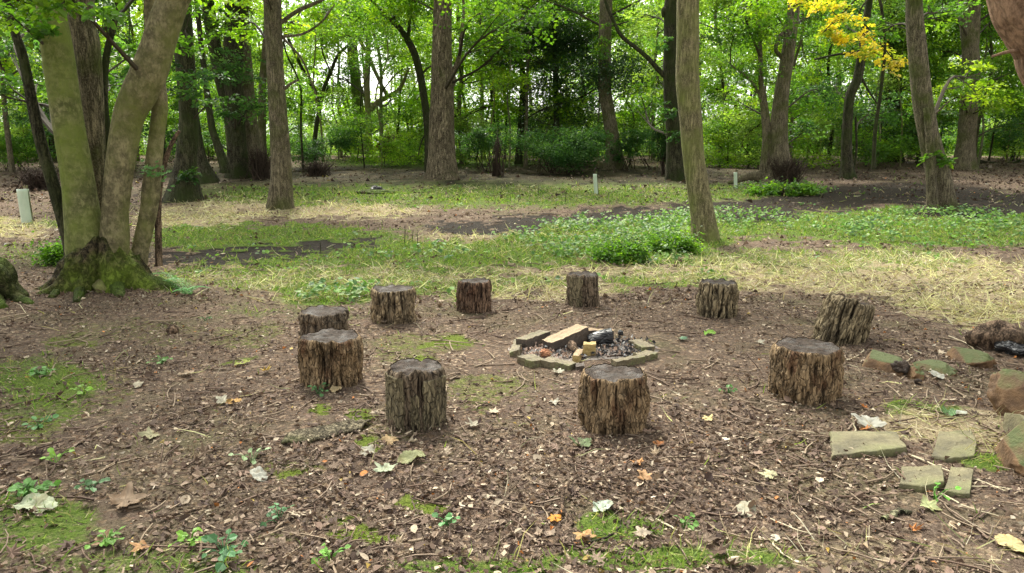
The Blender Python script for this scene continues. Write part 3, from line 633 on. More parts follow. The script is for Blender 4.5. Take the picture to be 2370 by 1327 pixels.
log_('burnt_branch', 'short pinkish grey burnt branch leaning in the ash left of the yellow block', 'burnt branch', (1322, 818), (1336, 832), .075, .045, M['deadwood'], .07, .02, 4)
lump('orange_leaf_clump', 'crumpled orange brown leaf clump at the left end of the ash', 'leaf clump', 1262, 830, 26, 15, .08, M['litter'], 5, rough=.7, freq=4, col=(.42, .2, .11))
# ash and charcoal
x = FIRE[0] + (rng.random(2600) * 2 - 1) * .62; y = FIRE[1] + (rng.random(2600) * 2 - 1) * .36; kp = ((x - FIRE[0]) / .6) ** 2 + ((y - FIRE[1]) / .34) ** 2 < 1; x, y = x[kp], y[kp]; n = len(x)
mb = MB(); V, T, kk = leaves(np.stack([x, y, gz(x, y) + .008 + .025 * rng.random(n)], 1), np.array([0, 0, 1.]) + rnd(n) * .8, rnd(n), .012 + .035 * rng.random(n) ** 2, 'chip', 1.2, 2)
left = np.clip((FIRE[0] - x) / .5 + .35, 0, 1)[:, None]
cc = np.where(rng.random((n, 1)) < .25 + .5 * left, np.array([(.38, .28, .23)]), np.array([(.05, .05, .055)])) * (.5 + rng.random((n, 1))); cc = np.where(rng.random((n, 1)) < .12, .45, cc)
mb.add(V, (), T, np.repeat(cc, kk, 0))
t = np.linspace(0, 2 * np.pi, 48, endpoint=False); ringv = [np.stack([FIRE[0] + .62 * f_ * np.cos(t), FIRE[1] + .36 * f_ * np.sin(t), gz(FIRE[0] + .62 * f_ * np.cos(t), FIRE[1] + .36 * f_ * np.sin(t)) + .012 * (1.2 - f_)], 1) for f_ in (1, .8, .6, .4, .2, .02)]
Vr = np.vstack(ringv); i = np.arange(5)[:, None] * 48; j = np.arange(48)[None]; k = (j + 1) % 48
mb.add(Vr, np.stack([i + j, i + k, i + 48 + k, i + 48 + j], -1).reshape(-1, 4), (), np.stack([.16 + .1 * (Vr[:, 0] < FIRE[0] - .05)] * 3, 1) * np.array([1, .85, .75]))
o = mb.build('ash', M['litter'], smooth=False); tag(o, 'pinkish ash and black charcoal bits inside the fire pit', 'ash', kind='stuff')
# ------------------------------------------------------------------ stones, slabs, dead wood on the right
m, nt, b = mat('sandstone'); tc = N_(nt, 'ShaderNodeTexCoord').outputs['Object']; n1 = noise(nt, tc, 7, 5, .6); n2 = noise(nt, tc, 45, 4, .7); n3 = noise(nt, tc, 3, 4, .6)
c = ramp(nt, n1, [(.35, (.085, .075, .042)), (.55, (.165, .145, .078)), (.75, (.24, .205, .12))]); c = mix(nt, ramp(nt, n3, [(.45, (0,) * 3), (.62, (.5,) * 3)]), c, (.12, .14, .045)); c = mix(nt, ramp(nt, n2, [(.5, (0,) * 3), (.7, (.5,) * 3)]), c, (.09, .08, .055))
nt.links.new(c, b.inputs['Base Color']); b.inputs['Roughness'].default_value = .85; bump(nt, b, math_(nt, 'MULTIPLY_ADD', n2, .5, n1), .02, .8); M['stone'] = m
m, nt, b = mat('red_sandstone'); tc = N_(nt, 'ShaderNodeTexCoord').outputs['Object']; n1 = noise(nt, tc, 6, 5, .6); n2 = noise(nt, tc, 45, 4, .7); ge = N_(nt, 'ShaderNodeNewGeometry'); sx = N_(nt, 'ShaderNodeSeparateXYZ'); nt.links.new(ge.outputs['Normal'], sx.inputs[0])
c = ramp(nt, n1, [(.35, (.09, .05, .025)), (.6, (.21, .12, .055)), (.75, (.27, .175, .09))]); f_ = math_(nt, 'ADD', sx.outputs[2], math_(nt, 'MULTIPLY_ADD', n1, 1.2, -.75)); c = mix(nt, ramp(nt, f_, [(.35, (0,) * 3), (.65, (1,) * 3)]), c, mix(nt, n2, (.04, .052, .016), (.10, .12, .035)))
nt.links.new(c, b.inputs['Base Color']); b.inputs['Roughness'].default_value = .85; bump(nt, b, math_(nt, 'MULTIPLY_ADD', n2, .5, n1), .02, .8); M['redstone'] = m
def slab(outline, th_, label, seed, up=.0):
    P = np.array([ground(*p) for p in outline]); c = P.mean(0); c[2] = float(terrain(c[0], c[1]))
    Q_ = []
    for q in range(len(P)):
        a, b_ = P[q], P[(q + 1) % len(P)]
        for t_ in np.linspace(0, 1, 9)[:-1]:
            p = a * (1 - t_) + b_ * t_; jj = (fbm(np.array([p[0] * 9]), np.array([p[1] * 9]), s=seed, o=3)[0] - .5) * .05; Q_.append(p[:2] + jj)
    O_ = np.array(Q_) - c[:2]; n = len(O_); rings = []
    for f_, zz in ((1.0, -.04), (1.01, th_ * .5), (.985, th_ * .9), (.95, th_), (.7, th_ * 1.0), (.4, th_), (.1, th_)):
        XY = O_ * f_; zj = (fbm((XY[:, 0] + c[0]) * 7, (XY[:, 1] + c[1]) * 7, s=seed + 1, o=3) - .5) * .022 * (zz > 0)
        rings.append(np.stack([XY[:, 0], XY[:, 1], zz + zj], 1))
    V = np.vstack(rings + [np.array([[0, 0, th_]])]); i = np.arange(6)[:, None] * n; j = np.arange(n)[None]; k = (j + 1) % n
    Q = np.stack([i + j, i + k, i + n + k, i + n + j], -1).reshape(-1, 4); e = 6 * n; T = np.array([(e + q, e + (q + 1) % n, len(V) - 1) for q in range(n)])
    V[:, 2] += up
    o = mesh('stone_slab', V, [Q, T], M['stone'], None, smooth=False); o.location = c
    return tag(o, label, 'stone slab', 'flat stones near the right edge')
slab([(1924, 1066), (1998, 1060), (2060, 1064), (2094, 1056), (2074, 1020), (2000, 1016), (1918, 1018)], .035, 'mossy flat stone slab, the leftmost, with two dark twigs on it', 2)
slab([(2155, 1068), (2200, 1078), (2255, 1070), (2260, 1040), (2248, 1006), (2172, 1008)], .025, 'flat mossy stone half sunk in grass between the left slab and the boulders', 3)
slab([(2080, 1135), (2130, 1146), (2182, 1142), (2178, 1104), (2120, 1096), (2084, 1100)], .035, 'squarish green stone slab, left half of the front pair', 4)
slab([(2186, 1150), (2244, 1160), (2250, 1112), (2196, 1104)], .035, 'small green stone slab touching the front pair on its right', 5)
lump('boulder', 'big mossy topped orange boulder at the right edge above the others', 'boulder', 2352, 985, 88, 100, .34, M['redstone'], 3, rough=.28, grp='boulders at the right edge', cuts=11, res=(90, 60))
lump('boulder', 'dull green boulder at the right edge in the middle of the pile', 'boulder', 2362, 1035, 48, 58, .25, M['stone'], 4, rough=.25, grp='boulders at the right edge', cuts=11, res=(90, 60))
lump('boulder', 'low rusty orange boulder at the right edge, nearest the camera', 'boulder', 2364, 1100, 118, 88, .36, M['redstone'], 6, rough=.28, grp='boulders at the right edge', cuts=11, res=(90, 60))
gs = 'mossy stones beyond the right hand seats'
lump('mossy_stone', 'low mossy stone just right of the broad right hand seat', 'stone', 2045, 862, 84, 38, .4, M['redstone'], 7, rough=.5, grp=gs, cuts=8, res=(60, 40), sink=1.0)
lump('mossy_stone', 'mossy stone with green cap below the dead log', 'stone', 2243, 850, 76, 34, .4, M['redstone'], 8, rough=.42, grp=gs, cuts=8, res=(60, 40), sink=.95)
lump('mossy_stone', 'flat green stone between two other mossy stones', 'stone', 2160, 868, 74, 20, .3, M['redstone'], 9, rough=.35, grp=gs, cuts=8, res=(60, 40), sink=1.0)
lump('mossy_stone', 'small dark mossy stone behind the white leaf', 'stone', 2112, 876, 44, 22, .2, M['redstone'], 11, rough=.4, grp=gs, cuts=8, res=(60, 40), sink=.95)
lump('grey_stone', 'small pale grey broken stone beside the mossy stones', 'stone', 2082, 872, 38, 30, .15, M['cut'], 12, rough=.5, sink=.3)
lump('grey_stone', 'tiny round grey pebble in front of the mossy stones', 'pebble', 2124, 892, 18, 12, .05, M['cut'], 13, rough=.2, sink=.3)
lump('black_stone', 'black lump of burnt wood at the right edge beside the dead log', 'burnt lump', 2340, 828, 70, 30, .3, M['char'], 14, rough=.5, sink=.4)
lump('dark_stone', 'small dark stone with pale top lying behind the charred log', 'stone', 1436, 777, 13, 12, .05, M['char'], 15, rough=.3)
dl = empty('dead_log', ground(2290, 800), 'twisted brown dead log with a hollow, lying by the straw grass at the right edge', 'dead log')
def trunkdisp(seed, amp=.3, f=3, zf=6):
    def dp(P, th, rr):
        return (fbm(np.cos(th)[None] * f + seed + 0 * rr, np.sin(th)[None] * f + 0 * rr, (P[:, 2:3] + P[:, :1]) * zf + 0 * rr, s=seed, o=3) - .5) * rr * amp * 2
    return dp
def gtube(name, pts, mt, parent, base, n=40, sides=20, amp=.35, seed=1):
    P = np.array([list(ground(p[0], p[1])[:2]) + [float(ground(p[0], p[1])[2]) + p[3]] for p in pts]); r = [p[2] for p in pts]
    S_ = spline(P, n); rr = np.interp(np.linspace(0, 1, n), np.linspace(0, 1, len(r)), r)
    V, Q, T = tube(S_, rr, sides, trunkdisp(seed, amp)); return mesh(name, V, [Q, T], mt, parent, loc=base)
bl = np.array(dl.location)
gtube('log_body', [(2235, 802, .04, .04), (2262, 806, .09, .07), (2300, 805, .13, .09), (2345, 812, .11, .08), (2400, 822, .08, .06)], M['deadwood'], dl, bl, amp=.55, seed=4)
gtube('log_spur', [(2280, 806, .05, .1), (2310, 800, .05, .17), (2345, 806, .035, .12)], M['deadwood'], dl, bl, n=20, seed=6)
gtube('log_spur', [(2330, 812, .05, .04), (2362, 822, .04, .05), (2400, 836, .03, .04)], M['deadwood'], dl, bl, n=20, seed=7)
# bark sheet left of front seat
P = [ground(a, b_) for a, b_ in ((672, 1018), (735, 1008), (800, 1000), (850, 988))]
rows = []
for q, p in enumerate(spline(P, 30)):
    wdt = .07 + .05 * math.sin(q / 29 * math.pi) + .03 * (vn(np.array([q * .5]), np.array([0.]), s=2)[0]); tt = np.linspace(-1, 1, 12)
    zz = .004 + .014 * (1 - tt ** 2) + .018 * vn(np.array(tt) * 3, np.full(12, q * .3), s=4); rows.append(np.stack([p[0] + tt * wdt * .3, p[1] + tt * wdt, p[2] + zz], 1))
V = np.vstack(rows); V2 = V - np.array([0, 0, .012]); a = (np.arange(29)[:, None] * 12 + np.arange(11)[None]).ravel(); Q = np.stack([a, a + 1, a + 13, a + 12], 1)
brd = list(range(12)) + [q * 12 + 11 for q in range(1, 30)] + [29 * 12 + q for q in range(10, -1, -1)] + [q * 12 for q in range(28, 0, -1)]
Qs = np.array([(brd[q], len(V) + brd[q], len(V) + brd[(q + 1) % len(brd)], brd[(q + 1) % len(brd)]) for q in range(len(brd))])
o = mesh('bark_sheet', np.vstack([V, V2]), [np.vstack([Q, Q[:, ::-1] + len(V), Qs])], M['bark_grey'], None, loc=P[0]); o.location = P[0]; tag(o, 'flat grey sheet of fallen bark on the soil left of the ribbed front seat', 'bark sheet')
lump('black_lump', 'small black lump on the mossy mound left of the big middle trunk', 'burnt lump', 872, 446, 30, 14, .35, M['char'], 21, rough=.5, freq=3)
lump('wood_chunk', 'small brown upright chunk of wood in the leaf litter on the left', 'wood chunk', 400, 776, 26, 22, .12, M['deadwood'], 22, rough=.4)
for px, py, w, h, lb in ((868, 450, 90, 9, 'low dark mossy mound under the small black lump'), (700, 432, 0, 0, None)):
    if lb: lump('mossy_mound', lb, 'moss mound', px, py, w, h, .9, M['mossroot'], 23, rough=.3, sink=.7)
0 and lump('mossy_mound', 'dark mossy mound in the litter left of the slim middle left trunk', 'moss mound', 585, 437, 110, 14, 1.2, M['mossroot'], 24, rough=.4, sink=.7)
# sticks one can pick out
gk = 'sticks lying in the foreground'
pale, brn, drk = M['bark_pale'], M['deadwood'], M['bark_dark']
m, nt, b = mat('dry_stalk'); b.inputs['Base Color'].default_value = (.52, .45, .30, 1); b.inputs['Roughness'].default_value = .7; M['stalk'] = m
for lb, w, mt, pts in (
    ('thin brown stick lying diagonally left of the ragged golden seat', .011, brn, [(378, 982), (440, 962), (500, 945), (560, 928), (640, 912)]),
    ('long straight brown stick between the brown leaf and the clearing on the left', .014, brn, [(362, 1213), (430, 1196), (500, 1170), (545, 1142)]),
    ('thick short grey broken stick at the bottom middle', .024, brn, [(1030, 1200), (1050, 1180), (1076, 1158)]),
    ('forked grey stick standing proud of the soil above the orange leaf', .018, brn, [(1322, 1222, .01), (1300, 1175, .03), (1312, 1150, .04), (1345, 1118, .03)]),
    ('long wavy brown root like stick in front of the front seat', .013, brn, [(1330, 1128), (1400, 1143), (1480, 1148), (1530, 1137), (1566, 1128)]),
    ('hooked brown stick curling round beside the orange leaves', .014, brn, [(1420, 1085), (1404, 1100), (1404, 1120), (1425, 1142), (1450, 1150)]),
    ('forked dark stick with a grey leaf caught on it right of the front seat', .013, brn, [(1565, 1045), (1600, 1052), (1645, 1058)]),
    ('small grey stick leaning across the forked dark one', .011, brn, [(1555, 1072), (1575, 1062), (1597, 1050)]),
    ('curved twig touching the foot of the front seat on its right', .010, brn, [(1510, 992), (1490, 1002), (1500, 1015), (1535, 1022)]),
    ('long thin brown stick running right from the front seat', .010, brn, [(1635, 992), (1680, 1015), (1740, 1030), (1790, 1038)]),
    ('wavy brown twig below the left stone slab', .013, brn, [(1878, 1112), (1850, 1118), (1838, 1140), (1845, 1152), (1830, 1178)]),
    ('dark brown stick crossing the bottom grass patch', .012, drk, [(1360, 1270), (1415, 1255), (1430, 1235), (1442, 1215)]),
    ('long pale stalk pointing at the left stone slab', .008, M['stalk'], [(1772, 988), (1830, 1002), (1912, 1014)]),
    ('short pale stalk standing upright behind the left stone slab', .010, M['stalk'], [(1980, 1016, .01), (1976, 1010, .06), (1968, 1005, .11)]),
    ('long pale stalk slanting between the two pairs of stones', .009, M['stalk'], [(2110, 1062), (2200, 1098), (2260, 1122), (2325, 1142)]),
    ('pale stalk running down right from the front pair of slabs', .008, M['stalk'], [(2172, 1148), (2230, 1178), (2310, 1210)]),
    ('pale stalk lying flat right of the small green slab', .008, M['stalk'], [(2248, 1136), (2310, 1140), (2366, 1146)]),
    ('pale broken stalk across the grass at the bottom middle', .009, M['stalk'], [(1520, 1212), (1570, 1236), (1620, 1246)]),
    ('pale stalk crossing the bottom edge at the right', .008, M['stalk'], [(1785, 1268), (1810, 1295), (1835, 1320)]),
    ('pale bent stalk in the litter below the cream crumpled leaf', .007, M['stalk'], [(1785, 1216), (1840, 1235), (1890, 1256)]),
    ('pale curved twig beside the leaning seat', .011, M['stalk'], [(1958, 840), (1985, 828), (2000, 815)]),
    ('pale twig among the mossy stones', .010, M['stalk'], [(2040, 838), (2090, 842), (2110, 832), (2098, 822)]),
    ('bleached twig below the dead log', .010, M['stalk'], [(2195, 785), (2230, 795), (2256, 812)]),
    ('thick tan splinter of wood at the bottom right', .030, pale, [(2040, 1204), (2075, 1202), (2110, 1200)]),
    ('thin brown stick before the ribbed front seat', .010, brn, [(905, 1048), (945, 1058), (985, 1064), (1005, 1058)]),
    ('pale stick near the bottom left corner', .014, pale, [(450, 1330), (475, 1316), (500, 1300)]),
): stick('stick', lb, 'stick', pts, w, mt, gk, seed=len(lb) + int(pts[0][0]))
# single fallen leaves that stand out
def bigleaf(sz, kd, seed, cl):
    g = np.random.default_rng(seed); n, m = 96, 6; t = np.linspace(-math.pi, math.pi, n, endpoint=False)
    if kd == 'maple':
        r = np.zeros(n)
        for a, w_, h_ in ((0, .30, 1), (55, .26, .92), (-55, .26, .92), (115, .3, .62), (-115, .3, .62)): r = np.maximum(r, h_ * np.exp(-(np.abs(np.angle(np.exp(1j * (t - R(a))))) / w_) ** 1.5))
        r = .40 + .52 * r + .055 * np.abs(np.sin(t * 13)); r *= np.clip(1.0 - .7 * np.exp(-((np.abs(t) - math.pi) / .22) ** 2), 0, 1)
    else:
        r = 1 / np.sqrt((np.cos(t) / 1.0) ** 2 + (np.sin(t) / .58) ** 2) * (1 - .05 * np.abs(np.sin(t * 9)))
    r *= 1 + (fbm(np.cos(t) * 2 + seed, np.sin(t) * 2, s=seed, o=2) - .5) * .35; L = []
    for q in range(1, m + 1): L.append(np.stack([r * q / m * np.cos(t), r * q / m * np.sin(t)], 1))
    XY = np.vstack([[0, 0]] + L) * sz * .62; x_, y_ = XY[:, 0] / sz, XY[:, 1] / sz; ph = g.uniform(0, 6)
    z_ = .30 * g.uniform(.4, 1.2) * np.abs(y_) + (fbm(x_ * 3.5 + seed, y_ * 3.5, s=seed, o=3) - .5) * .42 * (.3 + np.hypot(x_, y_)) + .22 * g.uniform(-.6, 1) * np.cos(x_ * 4 + ph) * .5
    th = np.arctan2(y_, x_); vein = np.zeros(len(x_))
    for a in (0, 55, -55, 115, -115): vein = np.maximum(vein, np.exp(-(np.angle(np.exp(1j * (th - R(a)))) * np.hypot(x_, y_) / .018) ** 2))
    V = np.stack([XY[:, 0], XY[:, 1], z_ * sz], 1); a = g.uniform(0, 6.28); tl = g.uniform(-.05, .28)
    V[:, :2] = np.stack([V[:, 0] * math.cos(a) - V[:, 1] * math.sin(a), V[:, 0] * math.sin(a) + V[:, 1] * math.cos(a)], 1); V[:, 2] += V[:, 1] * tl; V[:, 2] -= np.percentile(V[:, 2], 6)
    T = [np.stack([np.zeros(n, int), 1 + np.arange(n), 1 + (np.arange(n) + 1) % n], 1)]
    i = 1 + np.arange(m - 1)[:, None] * n; j = np.arange(n)[None]; k = (j + 1) % n; Q = np.stack([i + j, i + n + j, i + n + k, i + k], -1).reshape(-1, 4)
    c = np.array(cl)[None] * (1 + (fbm(x_ * 8 + seed, y_ * 8, s=seed + 2, o=3) - .5)[:, None] * .7) * (1 - .25 * vein[:, None]); c = c * (1 - .35 * (fbm(x_ * 5, y_ * 5 + seed, s=seed + 5, o=2) > .62)[:, None] * np.array([.6, .8, 1]))
    return V, [T[0], Q], c
gl = 'single large fallen leaves'
for px, py, sz, kd, cl, lb in (
    (890, 1103, .15, 'maple', (.55, .62, .42), 'pale green lobed leaf lying right side up below the ribbed front seat'),
    (855, 1053, .14, 'maple', (.50, .48, .38), 'pale grey lobed leaf just below the ribbed front seat'),
    (900, 1028, .13, 'maple', (.38, .27, .14), 'tan scalloped leaf at the foot of the ribbed front seat'),
    (955, 1075, .17, 'oval', (.26, .27, .13), 'broad olive green folded leaf right of the pale lobed leaf'),
    (1395, 1184, .12, 'oval', (.62, .72, .58), 'pale mint leaf at the edge of the front grass patch'),
    (1725, 1193, .14, 'oval', (.55, .52, .38), 'cream crumpled leaf alone on soil at lower right'),
    (1288, 1216, .10, 'maple', (.62, .27, .04), 'bright orange leaf at the bottom middle'),
    (85, 1178, .19, 'oval', (.60, .66, .44), 'large pale green leaf at the lower left edge'),
    (290, 1180, .24, 'maple', (.24, .17, .11), 'largest brown maple leaf, at the lower left'),
    (1355, 1034, .17, 'maple', (.13, .18, .08), 'dark green leaf at the foot of the front seat'),
    (1292, 870, .12, 'maple', (.60, .58, .45), 'white lobed leaf in front of the fire pit'),
    (1282, 938, .10, 'maple', (.58, .55, .44), 'small white leaf left of the front seat'),
    (1640, 975, .11, 'maple', (.62, .52, .24), 'cream yellow leaf between the front seat and the broad right hand seat'),
    (2010, 996, .22, 'maple', (.58, .57, .48), 'large white leaf behind the left stone slab'),
    (2166, 878, .12, 'oval', (.56, .56, .48), 'white leaf standing among the mossy stones'),
    (512, 938, .14, 'maple', (.60, .57, .43), 'cream leaf at the end of the diagonal stick'),
    (435, 872, .16, 'maple', (.42, .33, .23), 'wide tan leaf in the litter left of the seats'),
    (322, 899, .10, 'oval', (.58, .52, .38), 'small cream leaf in the litter at the left'),
    (600, 1112, .11, 'oval', (.55, .55, .46), 'pale curled leaf left of the moss at the lower middle'),
    (350, 1013, .16, 'maple', (.33, .31, .18), 'olive leaf with pale tip in the left litter'),
    (1474, 1082, .09, 'maple', (.55, .27, .10), 'orange leaf above the hooked stick'),
    (1522, 1040, .09, 'maple', (.52, .22, .08), 'rusty leaf tangled with the forked dark stick'),
    (1492, 1116, .10, 'maple', (.50, .30, .15), 'pale orange leaf inside the curve of the hooked stick'),
    (1757, 798, .10, 'maple', (.62, .58, .45), 'cream leaf on the soil between the back right seats'),
    (1642, 777, .13, 'oval', (.22, .42, .06), 'fresh bright green leaf below the furrowed seat'),
    (1578, 789, .12, 'maple', (.16, .28, .17), 'blue green leaf right of the fire pit'),
    (22, 568, .20, 'maple', (.66, .66, .60), 'white leaf at the left edge beyond the many stemmed tree'),
    (1785, 1112, .13, 'maple', (.52, .49, .30), 'cream green leaf below the wavy twig at lower right'),
    (778, 909, .13, 'oval', (.48, .38, .22), 'tan leaf at the foot of the ragged golden seat'),
    (1098, 990, .11, 'maple', (.60, .55, .42), 'pair of white leaf lobes right of the ribbed front seat'),
    (240, 1272, .12, 'maple', (.32, .22, .13), 'curled brown leaf near the bottom left'),
    (332, 1277, .11, 'maple', (.45, .26, .12), 'orange brown leaf near the bottom left'),
    (540, 938, .10, 'oval', (.50, .30, .10), 'orange leaf touching the cream one'),
    (1350, 1254, .12, 'maple', (.45, .28, .12), 'tan orange leaf in the bottom grass'),
    (1486, 1254, .10, 'maple', (.48, .40, .30), 'pale brown leaf in the bottom grass'),
    (2195, 963, .13, 'oval', (.10, .20, .07), 'dark green leaf in the straw near the boulders'),
    (2216, 962, .10, 'oval', (.62, .66, .55), 'white green leaf standing beside the dark green one'),
    (2340, 1280, .14, 'oval', (.55, .45, .22), 'yellow tan leaf at the bottom right corner'),
    (560, 845, .13, 'oval', (.36, .40, .10), 'yellow green leaf right of the moss on the left side of the ring'),
    (2145, 1180, .13, 'maple', (.42, .46, .22), 'pale green leaf below the front pair of slabs'),
):
    p = ground(px, py); p[2] = float(gz(p[0], p[1])) + .014; g = np.random.default_rng(px)
    V, T, cc = bigleaf(sz * .85, kd, px, tuple(.56 * v if min(cl) > .3 else .8 * v for v in cl))
    o = mesh('fallen_leaf', V, T, M['litter'], None, col=cc); o.location = p; tag(o, lb, 'leaf', gl)
# seedlings and small herbs
gp = 'small seedlings in the foreground'
for px, py, sz, n, cl, lb in (
    (520, 1300, .055, 16, (.09, .22, .09), 'dark green nettle like seedling at the bottom left'),
    (90, 870, .05, 20, (.14, .30, .08), 'leafy seedling in the moss at the left edge'),
    (60, 1165, .055, 26, (.14, .30, .08), 'bushy seedling behind the large pale leaf at lower left'),
    (215, 1140, .045, 10, (.14, .26, .12), 'grey green seedling above the brown maple leaf'),
    (440, 1262, .04, 12, (.20, .38, .06), 'lime green seedling at the bottom left'),
    (375, 848, .05, 12, (.16, .32, .09), 'seedling with round leaves left of the ragged golden seat'),
    (195, 920, .06, 6, (.24, .42, .08), 'bright two leaved seedling at the left'),
    (90, 995, .045, 12, (.12, .28, .10), 'seedling in front of the moss at the left edge'),
    (130, 1085, .045, 8, (.24, .42, .08), 'pair of lime leaves in the left litter'),
    (645, 1215, .04, 10, (.12, .26, .12), 'blue green seedling left of the bright moss'),
    (1035, 1222, .04, 8, (.12, .30, .10), 'seedling beside the thick broken stick'),
    (765, 1318, .04, 10, (.18, .38, .07), 'seedling at the bottom edge left of centre'),
    (1685, 915, .035, 9, (.12, .26, .08), 'seedling on bare soil in front of the furrowed seat'),
    (735, 912, .04, 10, (.12, .26, .10), 'seedling at the foot of the ragged golden seat'),
    (2160, 1160, .05, 5, (.16, .42, .06), 'bright seedling growing between the front pair of slabs'),
    (585, 1075, .05, 6, (.30, .42, .22), 'pale green compound leaf seedling in the middle left'),
    (250, 1262, .04, 14, (.18, .36, .07), 'lime seedling patch near the bottom left corner'),
    (1580, 1222, .04, 8, (.14, .28, .07), 'seedling in the bottom grass patch'),
    (475, 745, .04, 8, (.14, .28, .12), 'seedling on the litter between the many stemmed tree and the seats'),
    (2235, 490, .11, 14, (.13, .26, .10), 'large leafy weed at the foot of the leaning right hand trunk'),
):
    sz *= .68; p = ground(px, py); p[2] = float(gz(p[0], p[1])); g = np.random.default_rng(px + 3)
    mb = MB(); Ps = np.stack([g.normal(0, sz * 1.0, n), g.normal(0, sz * 1.2, n), .02 + sz * 1.1 * g.random(n)], 1)
    for q in Ps:
        V, Q, T = tube(spline([np.array([0, 0, -.01]), q * np.array([.5, .5, .9]), q], 5), .0022, 4); mb.add(V, Q, T, np.array(cl) * .8)
    V, T, kk = leaves(Ps, np.array([0, -.2, 1.]) + g.standard_normal((n, 3)) * .35, Ps * np.array([1, 1, 0]) + g.standard_normal((n, 3)) * .02, sz * (.7 + .6 * g.random(n)), 'oval', 1.5); mb.add(V, (), T, np.repeat(np.array(cl)[None] * (.7 + .6 * g.random((n, 1))), kk, 0))
    o = mb.build('seedling', M['grass'], smooth=False); o.location = p; tag(o, lb, 'seedling', gp)
# ------------------------------------------------------------------ trees
def fluted(seed, amp, flare, flen, fz=1.2, fine=.35):
    """surface of a trunk: buttressed foot, slow bulges, fissures"""
    def dp(P, th, rr):
        h = (P[:, 2] - P[0, 2])[:, None]; c, s = np.cos(th)[None], np.sin(th)[None]; o_ = 0 * rr
        big = (fbm(c * 1.4 + seed + o_, s * 1.4 + o_, h * .7 + o_, s=seed, o=2) - .5) * .35
        rid = (1 - 2 * np.abs(2 * fbm(c * 6 + seed + o_, s * 6 + o_, h * fz * 1.6 + o_, s=seed + 4, o=3) - 1)) * amp
        lob = np.clip(fbm(c * 1.9 + seed * 3 + o_, s * 1.9 + o_, o_, s=seed + 8, o=2) - .2, 0, 1) * 1.6
        return rr * (big * fine + flare * lob * np.exp(-h / flen)) + rid
    return dp
def stem(pts, Yb, base, drift=0.0, n=None, top=None, minw=0):
    """pixel stem -> centre line in metres at its own distance, radii"""
    P, r = [], []
    for q, (px, py, w) in enumerate(pts):
        Yq = Yb + drift * q / max(1, len(pts) - 1); p = at(px, py, Yq); P.append(p); r.append(w / 2 * mpp(Yq))
    if top:       # goes on above the frame
        d = (P[-1] - P[-2]); d = d / (np.linalg.norm(d) + 1e-6); d = d * .5 + np.array([0, 0, .5]); z0 = P[-1][2]
        for q in (1, 2, 3):
            f = q / 3; P.append(P[-1] + d * (top - z0) / 3 / max(.4, d[2])); r.append(r[-1] * .74)
    return np.array(P), np.array(r)
def solid_stem(name, pts, Yb, mt, parent, base, drift=0, sides=28, amp=.008, flare=.5, flen=.35, top=None, seed=1, dens=6.0, foot=True):
    P, r = stem(pts, Yb, base, drift, top=top)
    if foot: P = np.vstack([P[0] - np.array([0, 0, .25]), P]); r = np.concatenate([[r[0]], r])
    L = np.linalg.norm(np.diff(P, axis=0), axis=1).sum(); n = int(max(10, min(150, L * dens)))
    # arc-length sampling
    S_ = spline(P, 400); cum = np.concatenate([[0], np.cumsum(np.linalg.norm(np.diff(S_, axis=0), axis=1))]); tt = np.linspace(0, 1, 400)
    u = np.interp(np.linspace(0, cum[-1], n) ** 1.0, cum, np.arange(400)); S2 = np.stack([np.interp(u, np.arange(400), S_[:, a]) for a in range(3)], 1)
    rr = np.interp(u / 399, np.linspace(0, 1, len(r)), r)
    V, Q, T = tube(S2, rr, sides, fluted(seed, amp, flare, flen))
    return mesh(name, V, [Q, T], mt, parent, loc=base), S2, rr
BASES = {}
